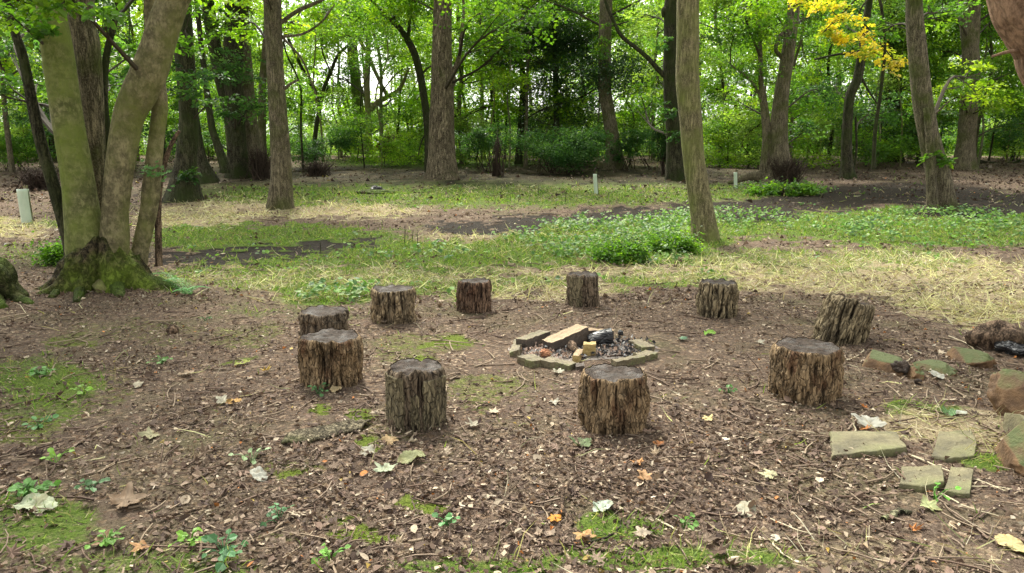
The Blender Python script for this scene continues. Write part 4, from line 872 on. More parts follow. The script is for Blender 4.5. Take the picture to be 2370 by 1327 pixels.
def crown_mesh(parent, base, clusters, S2, mt, seed, lsize, dens=1.0, tmat=None, kind='rhomb', stems=None, flat=.16, name='crown', tw=1.0):
    """clusters: (centre, radii, palette). sprays of leaves + the twigs that carry them, one mesh"""
    g = np.random.default_rng(seed); mb = MB(); TV = []
    for c, rad, pal in clusters:
        c = np.asarray(c, float); rad = np.asarray(rad, float)
        vol = float(rad[0] * rad[1] * rad[2]) ** (2 / 3); srad = .42
        ns = int(max(5, 26 * vol * dens)); per = int(max(10, 30 * (.13 / lsize) ** 1.3))
        S, P, N, D = sprays(c, rad, ns, per, lsize, flat=flat, srad=srad, g=g)
        V, T, k = leaves(P, N, D, lsize * (.7 + .6 * g.random(len(P))), kind, 1.1, 1 + g.random(len(P)))
        cl = palcol(pal, ns, g); cols = np.repeat(cl, per, 0) * (.75 + .5 * g.random((len(P), 1)))
        mb.add(V, (), T, np.repeat(cols, k, 0)); TV.append(len(T))
        # bough from the trunk to the cluster, twigs to the sprays
        if S2 is not None:
            dd = np.linalg.norm(S2[:, :2] - c[:2], axis=1) * .6 + np.abs(S2[:, 2] - (c[2] - .35 * np.linalg.norm(c[:2] - S2[:, :2].mean(0)))); q = int(np.argmin(dd)); a = S2[q]
        else: a = c - np.array([0, 0, rad[2] * 1.2])
        L = np.linalg.norm(c - a); r0 = min(.06, .012 + .011 * L) * tw
        mid = (a + c) / 2 + g.normal(0, .07, 3) * L + np.array([0, 0, .06 * L]); Bc = spline([a, mid, c], 9)
        tc_ = np.array((.05, .042, .028)) * (.7 + .7 * g.random())
        V, Q, T = tube(Bc, np.linspace(r0, r0 * .35, 9), 5, cap=False); mb.add(V, Q, (), tc_)
        for s in S[: min(len(S), 9)]:
            a2 = Bc[g.integers(3, 9)]; V, Q, T = tube(np.array([a2, (a2 + s) / 2 + g.normal(0, .04, 3), s]), [r0 * .35, r0 * .25, .003], 3, cap=False); mb.add(V, Q, (), tc_)
    V = np.vstack(mb.V); Q = np.vstack(mb.Q); T = np.vstack(mb.T)
    mi = np.concatenate([np.ones(len(Q), int), np.zeros(len(T), int)])
    return mesh(name, V, [Q, T], [mt, M['twig']], parent, np.vstack(mb.c), False, mi, loc=base)
def cl_px(L, Yb):
    """clusters given by where they stand: (px, py, rx_px, ry_px, dY, palette)"""
    out = []
    for px, py, rx, ry, dY, pal in L:
        Yq = Yb + dY; s = mpp(Yq); out.append((at(px, py, Yq), np.array([rx * s, max(.35, min(rx, 120) * s * .8), ry * s]), pal))
    return out
def tree(label, stems, bark, clusters=(), branches=(), name='woodland_tree', cat='tree', seed=1, lsize=.12, dens=1.0, mt=None, amp=.01, flare=.6, flen=.4, top=11, group=None, high='mid', base_px=None, sides=28, stemname='trunk', kind='rhomb', drift=0, Yb=None):
    f = ground(*(base_px or stems[0][0][:2])); Yb = Yb or f[1]; base = f.copy()
    root = empty(name, base, label, cat, group); allS = []
    for q, st in enumerate(stems):
        b0 = ground(*st[0][:2])[1] if q and st[0][1] > 300 else Yb
        _, S2, rr = solid_stem(stemname, st, b0 if abs(b0 - Yb) < 3 else Yb, bark if not isinstance(bark, list) else bark[q], root, base, drift=(-1) ** q * drift, sides=sides, amp=amp, flare=flare if q == 0 else flare * .6, flen=flen, top=top if st[-1][1] <= 60 else None, seed=seed + q, dens=7)
        allS.append(S2)
    for q, br in enumerate(branches):
        P, r = stem(br, Yb, base); S_ = spline(P, 26); rr = np.interp(np.linspace(0, 1, 26), np.linspace(0, 1, len(r)), r)
        V, Q, T = tube(S_, rr * 1.1, 9, trunkdisp(seed + q + 20, .22, 2, 3)); mesh('branch', V, [Q, T], bark if not isinstance(bark, list) else bark[0], root, loc=base); allS.append(S_)
    cl = cl_px(clusters, Yb); g = np.random.default_rng(seed + 99); SS = np.vstack(allS)
    if high and top:
        tp = allS[0][-1]
        for _ in range(9): cl.append((tp + g.normal(0, 1, 3) * np.array([1.8, 1.8, .9]) + np.array([0, 0, -1.2]), np.array([1.5, 1.5, .8]) * g.uniform(.7, 1.2), high))
    if cl: crown_mesh(root, base, cl, SS, mt or M['leaf'], seed, lsize, dens, kind=kind)
    return root, Yb, base
# --- the many stemmed tree on the left
f = ground(235, 672); Yl = f[1] + .25
root = empty('many_stemmed_tree', (f[0], Yl, float(terrain(f[0], Yl))), 'big many stemmed tree with olive bark and mossy roots on the left', 'tree')
bl = np.array(root.location); SS = []
for st, bk, dr, sd_, fl in (
    ([(210, 640, 50), (206, 610, 66), (200, 580, 86), (182, 434, 70), (155, 271, 65), (131, 108, 64), (119, 27, 58), (112, -60, 54)], 'bark_smooth', 0, 2, .35),
    ([(252, 640, 40), (262, 600, 62), (266, 540, 62), (267, 488, 57), (278, 380, 62), (298, 271, 66), (322, 217, 76), (347, 163, 76), (365, 108, 70), (382, 54, 68), (402, 0, 64), (425, -70, 58)], 'bark_smooth2', 0, 3, .3),
    ([(168, 610, 34), (160, 560, 30), (125, 434, 27), (100, 350, 24), (81, 271, 23), (54, 136, 20), (33, 70, 18), (10, -20, 16)], 'bark_dark', .2, 4, .1),
    ([(232, 600, 50), (226, 480, 40), (222, 380, 40), (213, 217, 48), (200, 100, 54), (190, 54, 54), (185, -40, 50)], 'bark_grey', .5, 5, .1),
    ([(252, 560, 26), (250, 450, 22), (250, 350, 22), (240, 240, 18), (246, 130, 14), (270, 20, 12)], 'bark_dark', .7, 6, .1),
    ([(318, 622, 40), (326, 570, 36), (344, 488, 38), (350, 434, 40), (361, 325, 33), (370, 244, 34), (362, 160, 30), (350, 60, 26), (344, -30, 22)], 'bark_smooth2', .25, 7, .15)):
    o, S2, rr = solid_stem('trunk', st, Yl + dr, M[bk], root, bl, sides=44, amp=.0025, flare=fl, flen=.18, top=8.5 if st[-1][2] > 30 else 6, seed=sd_, dens=24, foot=False); SS.append(S2)
P, r = stem([(368, 615, 17), (366, 488, 14), (374, 407, 12), (396, 336, 10), (415, 303, 8)], Yl + .35, bl)
V, Q, T = tube(spline(P, 40), np.interp(np.linspace(0, 1, 40), np.linspace(0, 1, 5), r), 12, trunkdisp(9, .3, 3, 8)); dp_ = mesh('dead_pole', V, [Q, T], M['deadwood'], None, loc=P[0]); dp_.location = P[0]
tag(dp_, 'thin bleached dead pole leaning beside the many stemmed tree', 'dead pole')
# root plate: one buttressed foot joining the stems, then roots running out over the soil
cp = at(240, 640, Yl - .04); A_ = 150; NZ_ = 46; th = np.linspace(0, 2 * np.pi, A_, endpoint=False); zz = np.linspace(-.1, .62, NZ_); TH, ZZ = np.meshgrid(th, zz)
rr = .33 + .07 * np.cos(TH) ** 2
for a_, h_, w_ in ((190, .42, .26), (228, .42, .24), (258, .16, .2), (305, .30, .26), (345, .50, .3), (30, .25, .4), (110, .25, .4), (160, .2, .3)):
    rr = rr + h_ * np.exp(-(np.angle(np.exp(1j * (TH - R(a_)))) / w_) ** 2) * np.exp(-np.clip(ZZ + .02, 0, 9) / .19)
rr = rr - .14 * np.exp(-(np.angle(np.exp(1j * (TH - R(283)))) / .16) ** 2) * np.exp(-np.clip(ZZ, 0, 9) / .3) + (fbm(np.cos(TH) * 3.5, np.sin(TH) * 3.5, ZZ * 5, s=77, o=4) - .5) * .20 - .30 * np.clip((ZZ - .16 - .25 * fbm(np.cos(TH) * 3, np.sin(TH) * 3, s=9, o=2)) / .34, 0, 1) ** 1.3
V = np.stack([cp[0] + rr * np.cos(TH), cp[1] + .85 * rr * np.sin(TH), ZZ + float(terrain(cp[0], cp[1])) + 0 * TH], -1).reshape(-1, 3)
i = np.arange(NZ_ - 1)[:, None] * A_; j = np.arange(A_)[None]; k = (j + 1) % A_
mesh('root_plate', V, np.stack([i + j, i + k, i + A_ + k, i + A_ + j], -1).reshape(-1, 4), M['rootplate'], root, loc=bl)
for k, (pts, rad, mt_) in enumerate((
    ([(200, 590), (175, 645), (150, 668), (118, 690)], (.17, .13, .08, .035), 'mossroot'), ([(215, 600), (200, 650), (190, 672), (176, 700)], (.17, .14, .085, .03), 'mossroot'),
    ([(195, 585), (168, 628), (158, 650), (140, 662)], (.14, .10, .07, .03), 'mossroot'), ([(262, 600), (285, 650), (330, 662), (385, 668), (412, 672)], (.16, .15, .12, .10, .04), 'mossroot'),
    ([(250, 600), (262, 655), (272, 676), (280, 690)], (.17, .13, .08, .03), 'mossroot'), ([(300, 600), (318, 640), (345, 660), (370, 664)], (.12, .11, .10, .06), 'mossroot'), ([(225, 590), (232, 650), (236, 680)], (.17, .14, .06), 'bark_smooth2'))):
    P = []
    for q, (px, py) in enumerate(pts):
        h = (.42, .12, .03, -.01, -.03)[q]; g_ = ground(px, max(py, 655)); Yq = min(g_[1], Yl + .1); p = at(px, py, Yq); 
        p[2] = max(float(terrain(p[0], p[1])) + h * .8, 0 if q else p[2]); P.append(p)
    S_ = spline(P, 44); rr = np.interp(np.linspace(0, 1, 44), np.linspace(0, 1, len(rad)), rad)
    V, Q, T = tube(S_, rr, 24, trunkdisp(k + 40, .42, 2.6, 5)); mesh('root', V, [Q, T], M[mt_], root, loc=bl)
cl = cl_px([(30, 40, 90, 60, -.6, 'mid'), (150, -20, 120, 50, -1.5, 'mid'), (260, 60, 110, 60, 1.2, 'mid'), (90, 60, 70, 60, 1.5, 'teal'), (300, -30, 120, 50, .3, 'bright'), (40, 230, 70, 90, 3, 'mid'), (300, 130, 60, 70, 2.5, 'teal'), (240, 180, 80, 70, 3.2, 'mid'), (60, 150, 80, 70, 4, 'teal'), (470, -30, 90, 40, 2, 'bright')], Yl)
cl += [(np.array([g_[0], g_[1], g_[2]]), np.array([1.3, 1.3, .6]), 'mid') for g_ in (rng.random((10, 3)) * np.array([5, 4, 2.5]) + np.array([-9, 7.5, 5.5]))]
crown_mesh(root, bl, cl, np.vstack(SS), M['leaf'], 5, .085, .85, kind='oval')
mb = MB()
for px, py in ((340, 395), (362, 400), (378, 408), (352, 388)):
    c = at(px, py, Yl); P = c + rnd(9) * .05; V, T, kk = leaves(P, np.array([0, -.6, 1.]) + rnd(9) * .3, rnd(9), .08, 'maple', 1); mb.add(V, (), T, (.12, .26, .08))
mb.build('crown', M['leaf'], root, loc=bl, smooth=False)
# tree whose mossy foot enters at the left edge
f = ground(-60, 700)
root = empty('mossy_tree', f, 'dark mossy foot of a tree cut off by the left edge', 'tree'); bl = np.array(f)
_, S2, _ = solid_stem('trunk', [(-70, 700, 90), (-80, 560, 74), (-95, 350, 68), (-110, 0, 60)], f[1], M['mossroot'], root, bl, sides=40, amp=.01, flare=1.0, flen=.2, top=8, seed=21, dens=12)
for k, (pts, rad) in enumerate((([(-60, 640), (-15, 668), (25, 690), (75, 706)], (.2, .16, .1, .03)), ([(-60, 640), (-10, 640), (20, 668), (60, 690)], (.22, .2, .12, .05)), ([(-60, 660), (-20, 700), (10, 715)], (.2, .12, .04)))):
    P = []
    for q, (px, py) in enumerate(pts):
        g_ = ground(px, max(py, 690)); p = at(px, py, g_[1]); p[2] = max(p[2], float(terrain(p[0], p[1]))); P.append(p)
    V, Q, T = tube(spline(P, 34), np.interp(np.linspace(0, 1, 34), np.linspace(0, 1, len(rad)), rad), 22, trunkdisp(k + 60, .4, 2.6, 5)); mesh('root', V, [Q, T], M['mossroot'], root, loc=bl)
crown_mesh(root, bl, [(S2[-1] + rnd(1)[0] * 1.0, np.array([1.2, 1.2, .6]), 'mid') for _ in range(6)], S2, M['leaf'], 22, .12, .6)
# leaning red brown trunk in the top right corner
f = np.array([4.75, 5.0, 0.]); root = empty('leaning_tree', f, 'smooth red brown trunk leaning across the top right corner', 'tree')
Pc = [f + np.array([0, 0, -.2]), np.array([4.55, 5.0, .9]), at(2495, 190, 5.0), at(2452, 90, 5.0), at(2410, 0, 5.0), at(2378, -90, 5.0), at(2300, -320, 5.0), at(2280, -700, 5.0), at(2270, -1100, 5)]
S_ = spline(Pc, 90); rr = np.interp(np.linspace(0, 1, 90), np.linspace(0, 1, 9), (.34, .26, .25, .25, .27, .25, .2, .15, .1)); V, Q, T = tube(S_, rr, 40, fluted(31, .003, .3, .3)); mesh('trunk', V, [Q, T], M['bark_red'], root, loc=f)
P, r = stem([(2380, 118, 9), (2335, 120, 8), (2296, 131, 5)], 5.0, f); V, Q, T = tube(spline(P, 14), np.interp(np.linspace(0, 1, 14), np.linspace(0, 1, 3), r), 8); mesh('branch', V, [Q, T], M['bark_red'], root, loc=f)
crown_mesh(root, f, [(S_[-1] + rnd(1)[0] * .8, np.array([1.0, 1.0, .5]), 'mid') for _ in range(5)], S_, M['leaf'], 32, .1, .6)

# --- named trees of the middle distance
tree('slim straight grey trunk left of the clearing with a mossy foot', [[(648, 482, 58), (651, 392, 45), (644, 274, 40), (639, 196, 38), (633, 78, 37), (630, 0, 38)]], M['bark_grey'], seed=31,
     branches=[[(650, 53, 9), (690, 25, 8), (746, 0, 7), (800, -30, 5)], [(652, 86, 6), (703, 78, 5), (745, 50, 4), (775, 10, 3)], [(648, 215, 8), (672, 195, 6), (690, 185, 4)], [(655, 88, 5), (700, 140, 4), (732, 220, 3)]],
     clusters=[(760, 20, 90, 45, 1, 'bright'), (560, 60, 70, 60, 2, 'bright'), (700, 60, 60, 40, 3, 'bright'), (600, -30, 90, 30, -1, 'bright')], lsize=.11, amp=.006, flare=.35, sides=36)
tree('sturdy fissured tan trunk in the middle, behind the back seats', [[(1024, 415, 76), (1023, 353, 60), (1022, 274, 55), (1024, 196, 50), (1023, 118, 43), (1025, 0, 40)]], M['bark_tan'], seed=33,
     branches=[[(1045, 178, 14), (1063, 130, 8), (1068, 80, 7), (1073, 30, 6), (1070, -30, 5)], [(1040, 195, 26), (1046, 180, 18), (1044, 165, 8)], [(1020, 150, 8), (1034, 158, 8), (1040, 175, 6)]],
     clusters=[(1130, 20, 110, 55, -3, 'mid'), (1080, 90, 70, 40, 1, 'mid'), (950, 0, 80, 50, 2, 'bright'), (1180, 90, 80, 40, -3, 'mid'), (1240, 30, 80, 45, -5, 'mid')], lsize=.14, amp=.02, flare=.5, sides=44)
tree('green filmed straight trunk right of centre, nearest beyond the seats', [[(1632, 556, 62), (1626, 500, 54), (1618, 452, 52), (1605, 362, 49), (1598, 271, 50), (1591, 181, 51), (1592, 90, 49), (1592, 0, 49)]], M['bark_green'], seed=35, amp=.005, flare=.45, flen=.22, sides=44, high='mid', lsize=.1, top=10)
tree('leaning brown trunk on the right with a forked mossy foot', [[(2180, 486, 56), (2171, 407, 50), (2150, 316, 42), (2135, 226, 42), (2121, 90, 38), (2115, 0, 34)], [(2158, 488, 24), (2156, 430, 21), (2155, 370, 20), (2150, 300, 16), (2142, 250, 10)]], M['bark_grey'], seed=37, amp=.008, flare=.5,
     branches=[[(2128, 215, 12), (2124, 190, 12), (2122, 178, 7)], [(2118, 60, 12), (2112, 85, 14), (2108, 100, 9)], [(2160, 268, 4), (2185, 245, 3), (2200, 232, 2)]],
     clusters=[(2180, 30, 70, 50, 2, 'mid'), (2060, 60, 50, 50, 2.5, 'mid'), (2165, 250, 50, 25, 1, 'mid'), (2170, 370, 30, 25, -.3, 'mid'), (2240, 180, 60, 60, 3, 'bright')], lsize=.11)
def wood(label, stems, bark='bark_dark', **k): return tree(label, stems, M[bark], **k)
wood('ivy clad dark trunk with a broad flared foot behind the dead pole', [[(425, 467, 78), (430, 380, 46), (437, 271, 40), (425, 108, 42), (420, 0, 40)]], 'bark_dark', seed=41, amp=.012, flare=.9,
     clusters=[(425, 200, 34, 70, -.6, 'dark'), (435, 60, 50, 60, -.6, 'mid'), (470, 170, 60, 40, -1, 'teal'), (400, 320, 30, 40, 1, 'dark'), (440, 400, 20, 30, -.7, 'dark'), (500, 230, 60, 25, -1, 'teal')], lsize=.12)
wood('dark trunk leaning left with a spreading foot, between two larger trunks', [[(478, 423, 60), (466, 375, 28), (458, 325, 20), (445, 217, 16), (440, 100, 14), (436, 0, 13)], [(520, 385, 20), (500, 325, 16), (488, 280, 14), (466, 108, 10), (455, 0, 9)]], 'bark_dark', seed=43, flare=.8,
     clusters=[(480, 40, 60, 50, 1, 'mid'), (520, 150, 50, 40, 0, 'teal')])
wood('thick green tinged trunk with a second stem leaning in from the left', [[(552, 412, 56), (548, 325, 40), (540, 163, 40), (545, 0, 44)], [(545, 330, 24), (525, 240, 27), (507, 163, 28), (488, 54, 28), (480, 0, 27)]], 'bark_dark', seed=45, flare=.3, amp=.012,
     clusters=[(555, 150, 60, 45, -1.5, 'teal'), (590, 240, 60, 25, -2, 'teal'), (530, 260, 60, 25, -2, 'teal'), (500, 20, 60, 50, 0, 'bright'), (590, 30, 70, 50, 3, 'bright'), (470, 310, 40, 20, -2, 'teal')], lsize=.12)
wood('bare trunk between the green tinged trunk and the slim grey one', [[(590, 408, 42), (580, 298, 32), (570, 180, 30), (562, 80, 30), (558, 0, 28)], [(606, 400, 26), (606, 300, 18), (608, 190, 16), (616, 90, 14), (618, 0, 12)]], 'bark_grey', seed=47, flare=.5, clusters=[(600, 120, 40, 50, 3, 'bright')])
wood('small dark tree forking into a wide Y in the bright gap', [[(726, 345, 10), (732, 294, 10), (738, 235, 10), (700, 160, 7), (667, 90, 6), (640, 40, 5)], [(738, 235, 8), (765, 168, 8), (785, 125, 7), (828, 86, 6), (860, 39, 5), (880, 0, 4)]], seed=49, flare=.2, top=None, sides=12, high=None, base_px=(726, 372),
     branches=[[(765, 168, 4), (745, 110, 3), (760, 40, 3)], [(735, 260, 4), (760, 200, 3)]], clusters=[(700, 130, 50, 40, 0, 'bright'), (820, 60, 60, 40, 0, 'bright'), (850, 30, 70, 40, 2, 'bright')], lsize=.12, dens=.8)
wood('pale straight young trunk with a bough sweeping right and up', [[(853, 345, 18), (852, 260, 13), (850, 196, 12), (852, 120, 12), (854, 60, 12), (858, 0, 10)]], 'bark_green', seed=51, flare=.3, top=None, sides=16, high=None, base_px=(853, 370),
     branches=[[(857, 256, 12), (875, 236, 11), (895, 225, 10), (926, 204, 8), (946, 157, 6)], [(897, 225, 8), (870, 170, 8), (856, 137, 8), (824, 70, 7), (816, 0, 6)], [(855, 240, 5), (890, 245, 5), (905, 230, 4)]],
     clusters=[(860, 30, 80, 50, 0, 'bright'), (900, 90, 60, 40, 2, 'bright'), (820, 160, 50, 40, 2, 'mid'), (930, 170, 50, 30, 2, 'bright'), (780, 180, 40, 30, 3, 'mid'), (900, 280, 40, 30, 3, 'pale')], lsize=.12, dens=.8)
wood('pale shaggy trunk wrapped in hanging dead stems, deep behind the gap', [[(838, 348, 36), (832, 280, 28), (824, 196, 24), (815, 100, 22), (812, 0, 20)]], 'bark_pale', seed=53, flare=.3, base_px=(838, 366), branches=[[(812, 330, 5), (800, 250, 5), (785, 190, 4)], [(822, 340, 5), (815, 280, 5), (800, 220, 4)], [(800, 345, 5), (792, 300, 4), (780, 240, 3)], [(845, 340, 4), (848, 270, 4), (838, 200, 3)]], clusters=[(780, 40, 60, 50, 2, 'bright')])
wood('dark crooked trunk bending away to the left of the sturdy tan trunk', [[(994, 408, 22), (989, 294, 16), (977, 196, 17), (961, 129, 16), (942, 90, 14), (914, 47, 10), (907, 0, 8)]], 'bark_dark', seed=55, flare=.4, sides=16, top=9, base_px=(994, 400),
     branches=[[(944, 92, 8), (947, 50, 7), (944, 0, 6)], [(976, 172, 5), (990, 158, 4), (1000, 152, 3)], [(990, 300, 4), (975, 330, 3), (968, 360, 2)]], clusters=[(900, 20, 70, 50, 0, 'bright'), (960, 60, 50, 40, 2, 'bright')], dens=.8)
wood('straight thin dark sapling left of the crooked trunk', [[(920, 345, 6), (924, 250, 5), (929, 180, 4), (931, 130, 3)]], seed=57, top=None, high=None, flare=.1, sides=8, base_px=(920, 365), clusters=[(930, 150, 20, 25, 0, 'bright')], cat='sapling', name='sapling')
wood('pale green pole trunk right of the sturdy tan trunk', [[(1119, 370, 12), (1117, 316, 9), (1115, 200, 8), (1111, 90, 8), (1108, 0, 7)]], 'bark_green', seed=59, flare=.2, sides=12, high='bright', clusters=[(1110, 60, 50, 50, 2, 'bright'), (1140, 170, 40, 50, 3, 'bright')], dens=.7)
wood('dark curving trunk left of the holly', [[(1200, 380, 18), (1206, 290, 16), (1211, 200, 14), (1206, 150, 11), (1190, 122, 9), (1165, 105, 7)]], seed=61, top=None, high=None, flare=.3, sides=12, clusters=[(1170, 120, 50, 30, 0, 'mid')])
wood('clump of thin dark stems behind the dark bush', [[(1086, 372, 6), (1080, 280, 5), (1068, 180, 5), (1080, 80, 4)], [(1150, 375, 7), (1143, 280, 6), (1136, 200, 5), (1128, 100, 4), (1120, 20, 4)], [(1168, 372, 6), (1172, 270, 5), (1165, 160, 4), (1175, 60, 4)], [(1100, 372, 5), (1130, 260, 4), (1150, 150, 4), (1160, 50, 3)]], seed=62, top=None, high=None, flare=.1, sides=8, cat='sapling clump', name='sapling_clump', clusters=[(1120, 200, 70, 60, 2, 'mid'), (1150, 280, 60, 40, 1, 'mid'), (1090, 260, 40, 50, 2, 'bright'), (1150, 80, 70, 50, 1, 'mid')], dens=.6)
wood('tall dark holly with dense glossy foliage right of the middle', [[(1290, 385, 16), (1288, 280, 13), (1285, 150, 11), (1285, 0, 9)]], seed=63, top=8, flare=.2, sides=12, high='dark', name='holly_tree', cat='holly', mt=M['gleaf'], lsize=.10, dens=1.6,
     clusters=[(1270, 190, 70, 60, 0, 'dark'), (1330, 110, 60, 60, 0, 'dark'), (1240, 90, 60, 60, .5, 'dark'), (1290, 20, 90, 50, 0, 'dark'), (1330, 230, 60, 60, -.5, 'dark'), (1235, 270, 40, 50, .5, 'dark'), (1370, 300, 45, 50, 1, 'mid')])
wood('grey brown bowed trunk between the holly and the knobbly dark trunk', [[(1423, 384, 44), (1420, 340, 34), (1410, 271, 29), (1400, 203, 29), (1400, 90, 28), (1403, 0, 28)]], 'bark_grey', seed=65, flare=.4, base_px=(1423, 390), clusters=[(1440, 40, 70, 50, 2, 'mid'), (1450, 210, 50, 60, 3, 'bright'), (1460, 130, 60, 50, 4, 'pale'), (1390, 120, 30, 60, -.6, 'mid')])
wood('knobbly dark trunk with a long bare bough reaching up left', [[(1563, 416, 46), (1561, 370, 38), (1558, 316, 31), (1551, 181, 32), (1553, 90, 30), (1556, 10, 36), (1562, -20, 30)]], 'bark_dark', seed=67, flare=.4, base_px=(1563, 416),
     branches=[[(1545, 182, 12), (1527, 165, 11), (1500, 135, 10), (1475, 113, 9), (1440, 85, 8), (1420, 50, 7), (1403, 10, 6), (1395, -30, 5)], [(1550, 35, 22), (1540, 25, 18), (1536, 40, 8)]],
     clusters=[(1545, 250, 24, 40, -.6, 'teal'), (1570, 310, 26, 30, -.6, 'teal'), (1500, 40, 60, 50, 3, 'pale'), (1530, 100, 30, 30, -.4, 'teal'), (1520, 180, 40, 50, 3, 'pale'), (1490, 240, 50, 50, 4, 'mid')], lsize=.13)
wood('leaning tree on the right whose foot is buried in dark bushy shoots', [[(1806, 425, 90), (1804, 370, 46), (1802, 316, 40), (1808, 226, 32), (1822, 136, 28), (1834, 45, 26), (1840, 0, 25)], [(1768, 412, 24), (1772, 316, 13), (1762, 203, 10), (1758, 90, 8), (1750, 0, 7)], [(1786, 405, 16), (1778, 300, 12), (1766, 200, 8)]], 'bark_grey', seed=69, flare=.9, amp=.015,
     branches=[[(1772, 412, 30), (1735, 408, 18), (1700, 420, 10), (1685, 425, 6)], [(1808, 190, 14), (1812, 140, 10), (1795, 110, 8), (1820, 60, 8), (1842, 10, 6)], [(1770, 250, 6), (1740, 190, 5), (1690, 150, 4)]],
     clusters=[(1700, 80, 80, 50, -1, 'mid'), (1780, 60, 80, 50, -1, 'mid'), (1720, 160, 70, 40, 0, 'mid'), (1880, 40, 70, 50, 2, 'mid'), (1900, 210, 60, 30, 1, 'teal'), (1870, 300, 50, 30, 1, 'teal'), (1740, 10, 80, 40, -3, 'bright'), (1700, 230, 50, 40, 2, 'bright')], lsize=.12)
wood('thin slanting dark stem left of the leaning tree', [[(1752, 372, 7), (1745, 340, 6), (1715, 275, 6), (1690, 225, 5), (1655, 205, 4)]], seed=71, top=None, high=None, flare=.1, sides=8, cat='sapling', name='sapling', clusters=[(1680, 200, 40, 25, 0, 'bright')])
wood('slim black trunk leaning right, alone on the bare slope', [[(1962, 414, 38), (1960, 370, 25), (1960, 316, 22), (1967, 226, 20), (1985, 181, 20), (1996, 113, 18), (2006, 40, 15), (2012, 0, 14)]], 'bark_dark', seed=73, flare=.7, flen=.3,
     branches=[[(1990, 122, 6), (1940, 126, 5), (1885, 138, 4)], [(1972, 400, 6), (1982, 350, 5), (1980, 270, 4)], [(1994, 180, 5), (2010, 210, 4), (2030, 240, 3)]], clusters=[(2000, 150, 60, 40, 1, 'mid'), (2040, 250, 60, 50, 2, 'teal'), (1930, 200, 40, 40, 2, 'teal'), (1960, 60, 70, 40, 2, 'mid')], lsize=.12)
wood('pale thin trunk left of the slim black one, far back', [[(1940, 360, 14), (1940, 334, 12), (1941, 220, 11), (1942, 113, 10), (1945, 0, 9)]], 'bark_pale', seed=75, flare=.1, base_px=(1940, 362), clusters=[(1930, 60, 50, 50, 2, 'bright')])
wood('short stout ivy covered trunk behind the bare slope', [[(2067, 375, 44), (2067, 320, 36), (2070, 200, 30), (2074, 80, 28), (2070, 0, 26)]], 'bark_dark', seed=77, flare=.4, clusters=[(2060, 260, 40, 60, -.6, 'dark'), (2075, 150, 40, 60, -.6, 'dark'), (2030, 300, 50, 40, -1, 'teal'), (2100, 290, 50, 40, -1, 'teal'), (2075, 40, 60, 50, 1, 'mid')], mt=M['leaf'])
wood('grey trunk forking into two high up, near the right edge', [[(2231, 393, 50), (2236, 330, 38), (2241, 271, 38), (2247, 136, 36), (2238, 60, 28), (2233, 0, 26)], [(2247, 150, 24), (2255, 80, 22), (2258, 0, 20)]], 'bark_grey', seed=79, flare=.5,
     clusters=[(2240, 170, 50, 40, -1, 'mid'), (2290, 60, 70, 60, 2, 'mid'), (2300, 230, 70, 35, -2, 'bright'), (2210, 220, 60, 35, -2, 'bright'), (2340, 170, 60, 60, 1, 'mid'), (2180, 120, 60, 50, 2, 'mid'), (2340, 290, 60, 40, 0, 'teal')], lsize=.12)
wood('dark slender trunk at the far left behind the many stemmed tree', [[(62, 365, 20), (60, 250, 18), (64, 100, 16), (68, 0, 15)]], 'bark_dark', seed=81, flare=.3, clusters=[(60, 120, 90, 60, 0, 'mid'), (120, 200, 70, 60, 0, 'mid'), (20, 250, 70, 50, 0, 'mid'), (100, 300, 80, 30, 1, 'bright'), (60, 30, 90, 50, -3, 'teal')])
# yellow leaved branch: belongs to a slim tree whose crown hangs in from above
tree('slim dark tree carrying the golden yellow autumn leaves, upper right', [[(2022, 372, 9), (2026, 300, 8), (2040, 200, 7), (2048, 90, 6), (2030, -30, 6), (2010, -60, 5)]], M['bark_dark'], seed=39, Yb=22, top=None, high=None, flare=.2, amp=.003, name='yellow_leaved_tree', lsize=.105, kind='oval', dens=1.0, base_px=(2022, 440), sides=10,
     branches=[[(2030, -40, 5), (1940, -35, 4), (1870, 0, 3), (1835, 15, 2)], [(2030, -20, 4), (1990, 30, 3), (2030, 90, 3), (2085, 160, 2)], [(2010, -30, 4), (1950, 30, 3), (1905, 75, 2)]],
     clusters=[(1855, 2, 42, 10, 0, 'yellow'), (1915, 15, 48, 12, .2, 'yellow'), (1960, 45, 50, 14, -.1, 'yellow'), (1985, 85, 42, 14, 0, 'yellow'), (2040, 108, 40, 15, .2, 'yellow'), (2068, 142, 28, 12, 0, 'yellow'), (1925, 72, 36, 10, .3, 'yellow'), (2000, 122, 30, 12, .2, 'yellow'), (1960, 82, 30, 8, .3, 'yellow')])
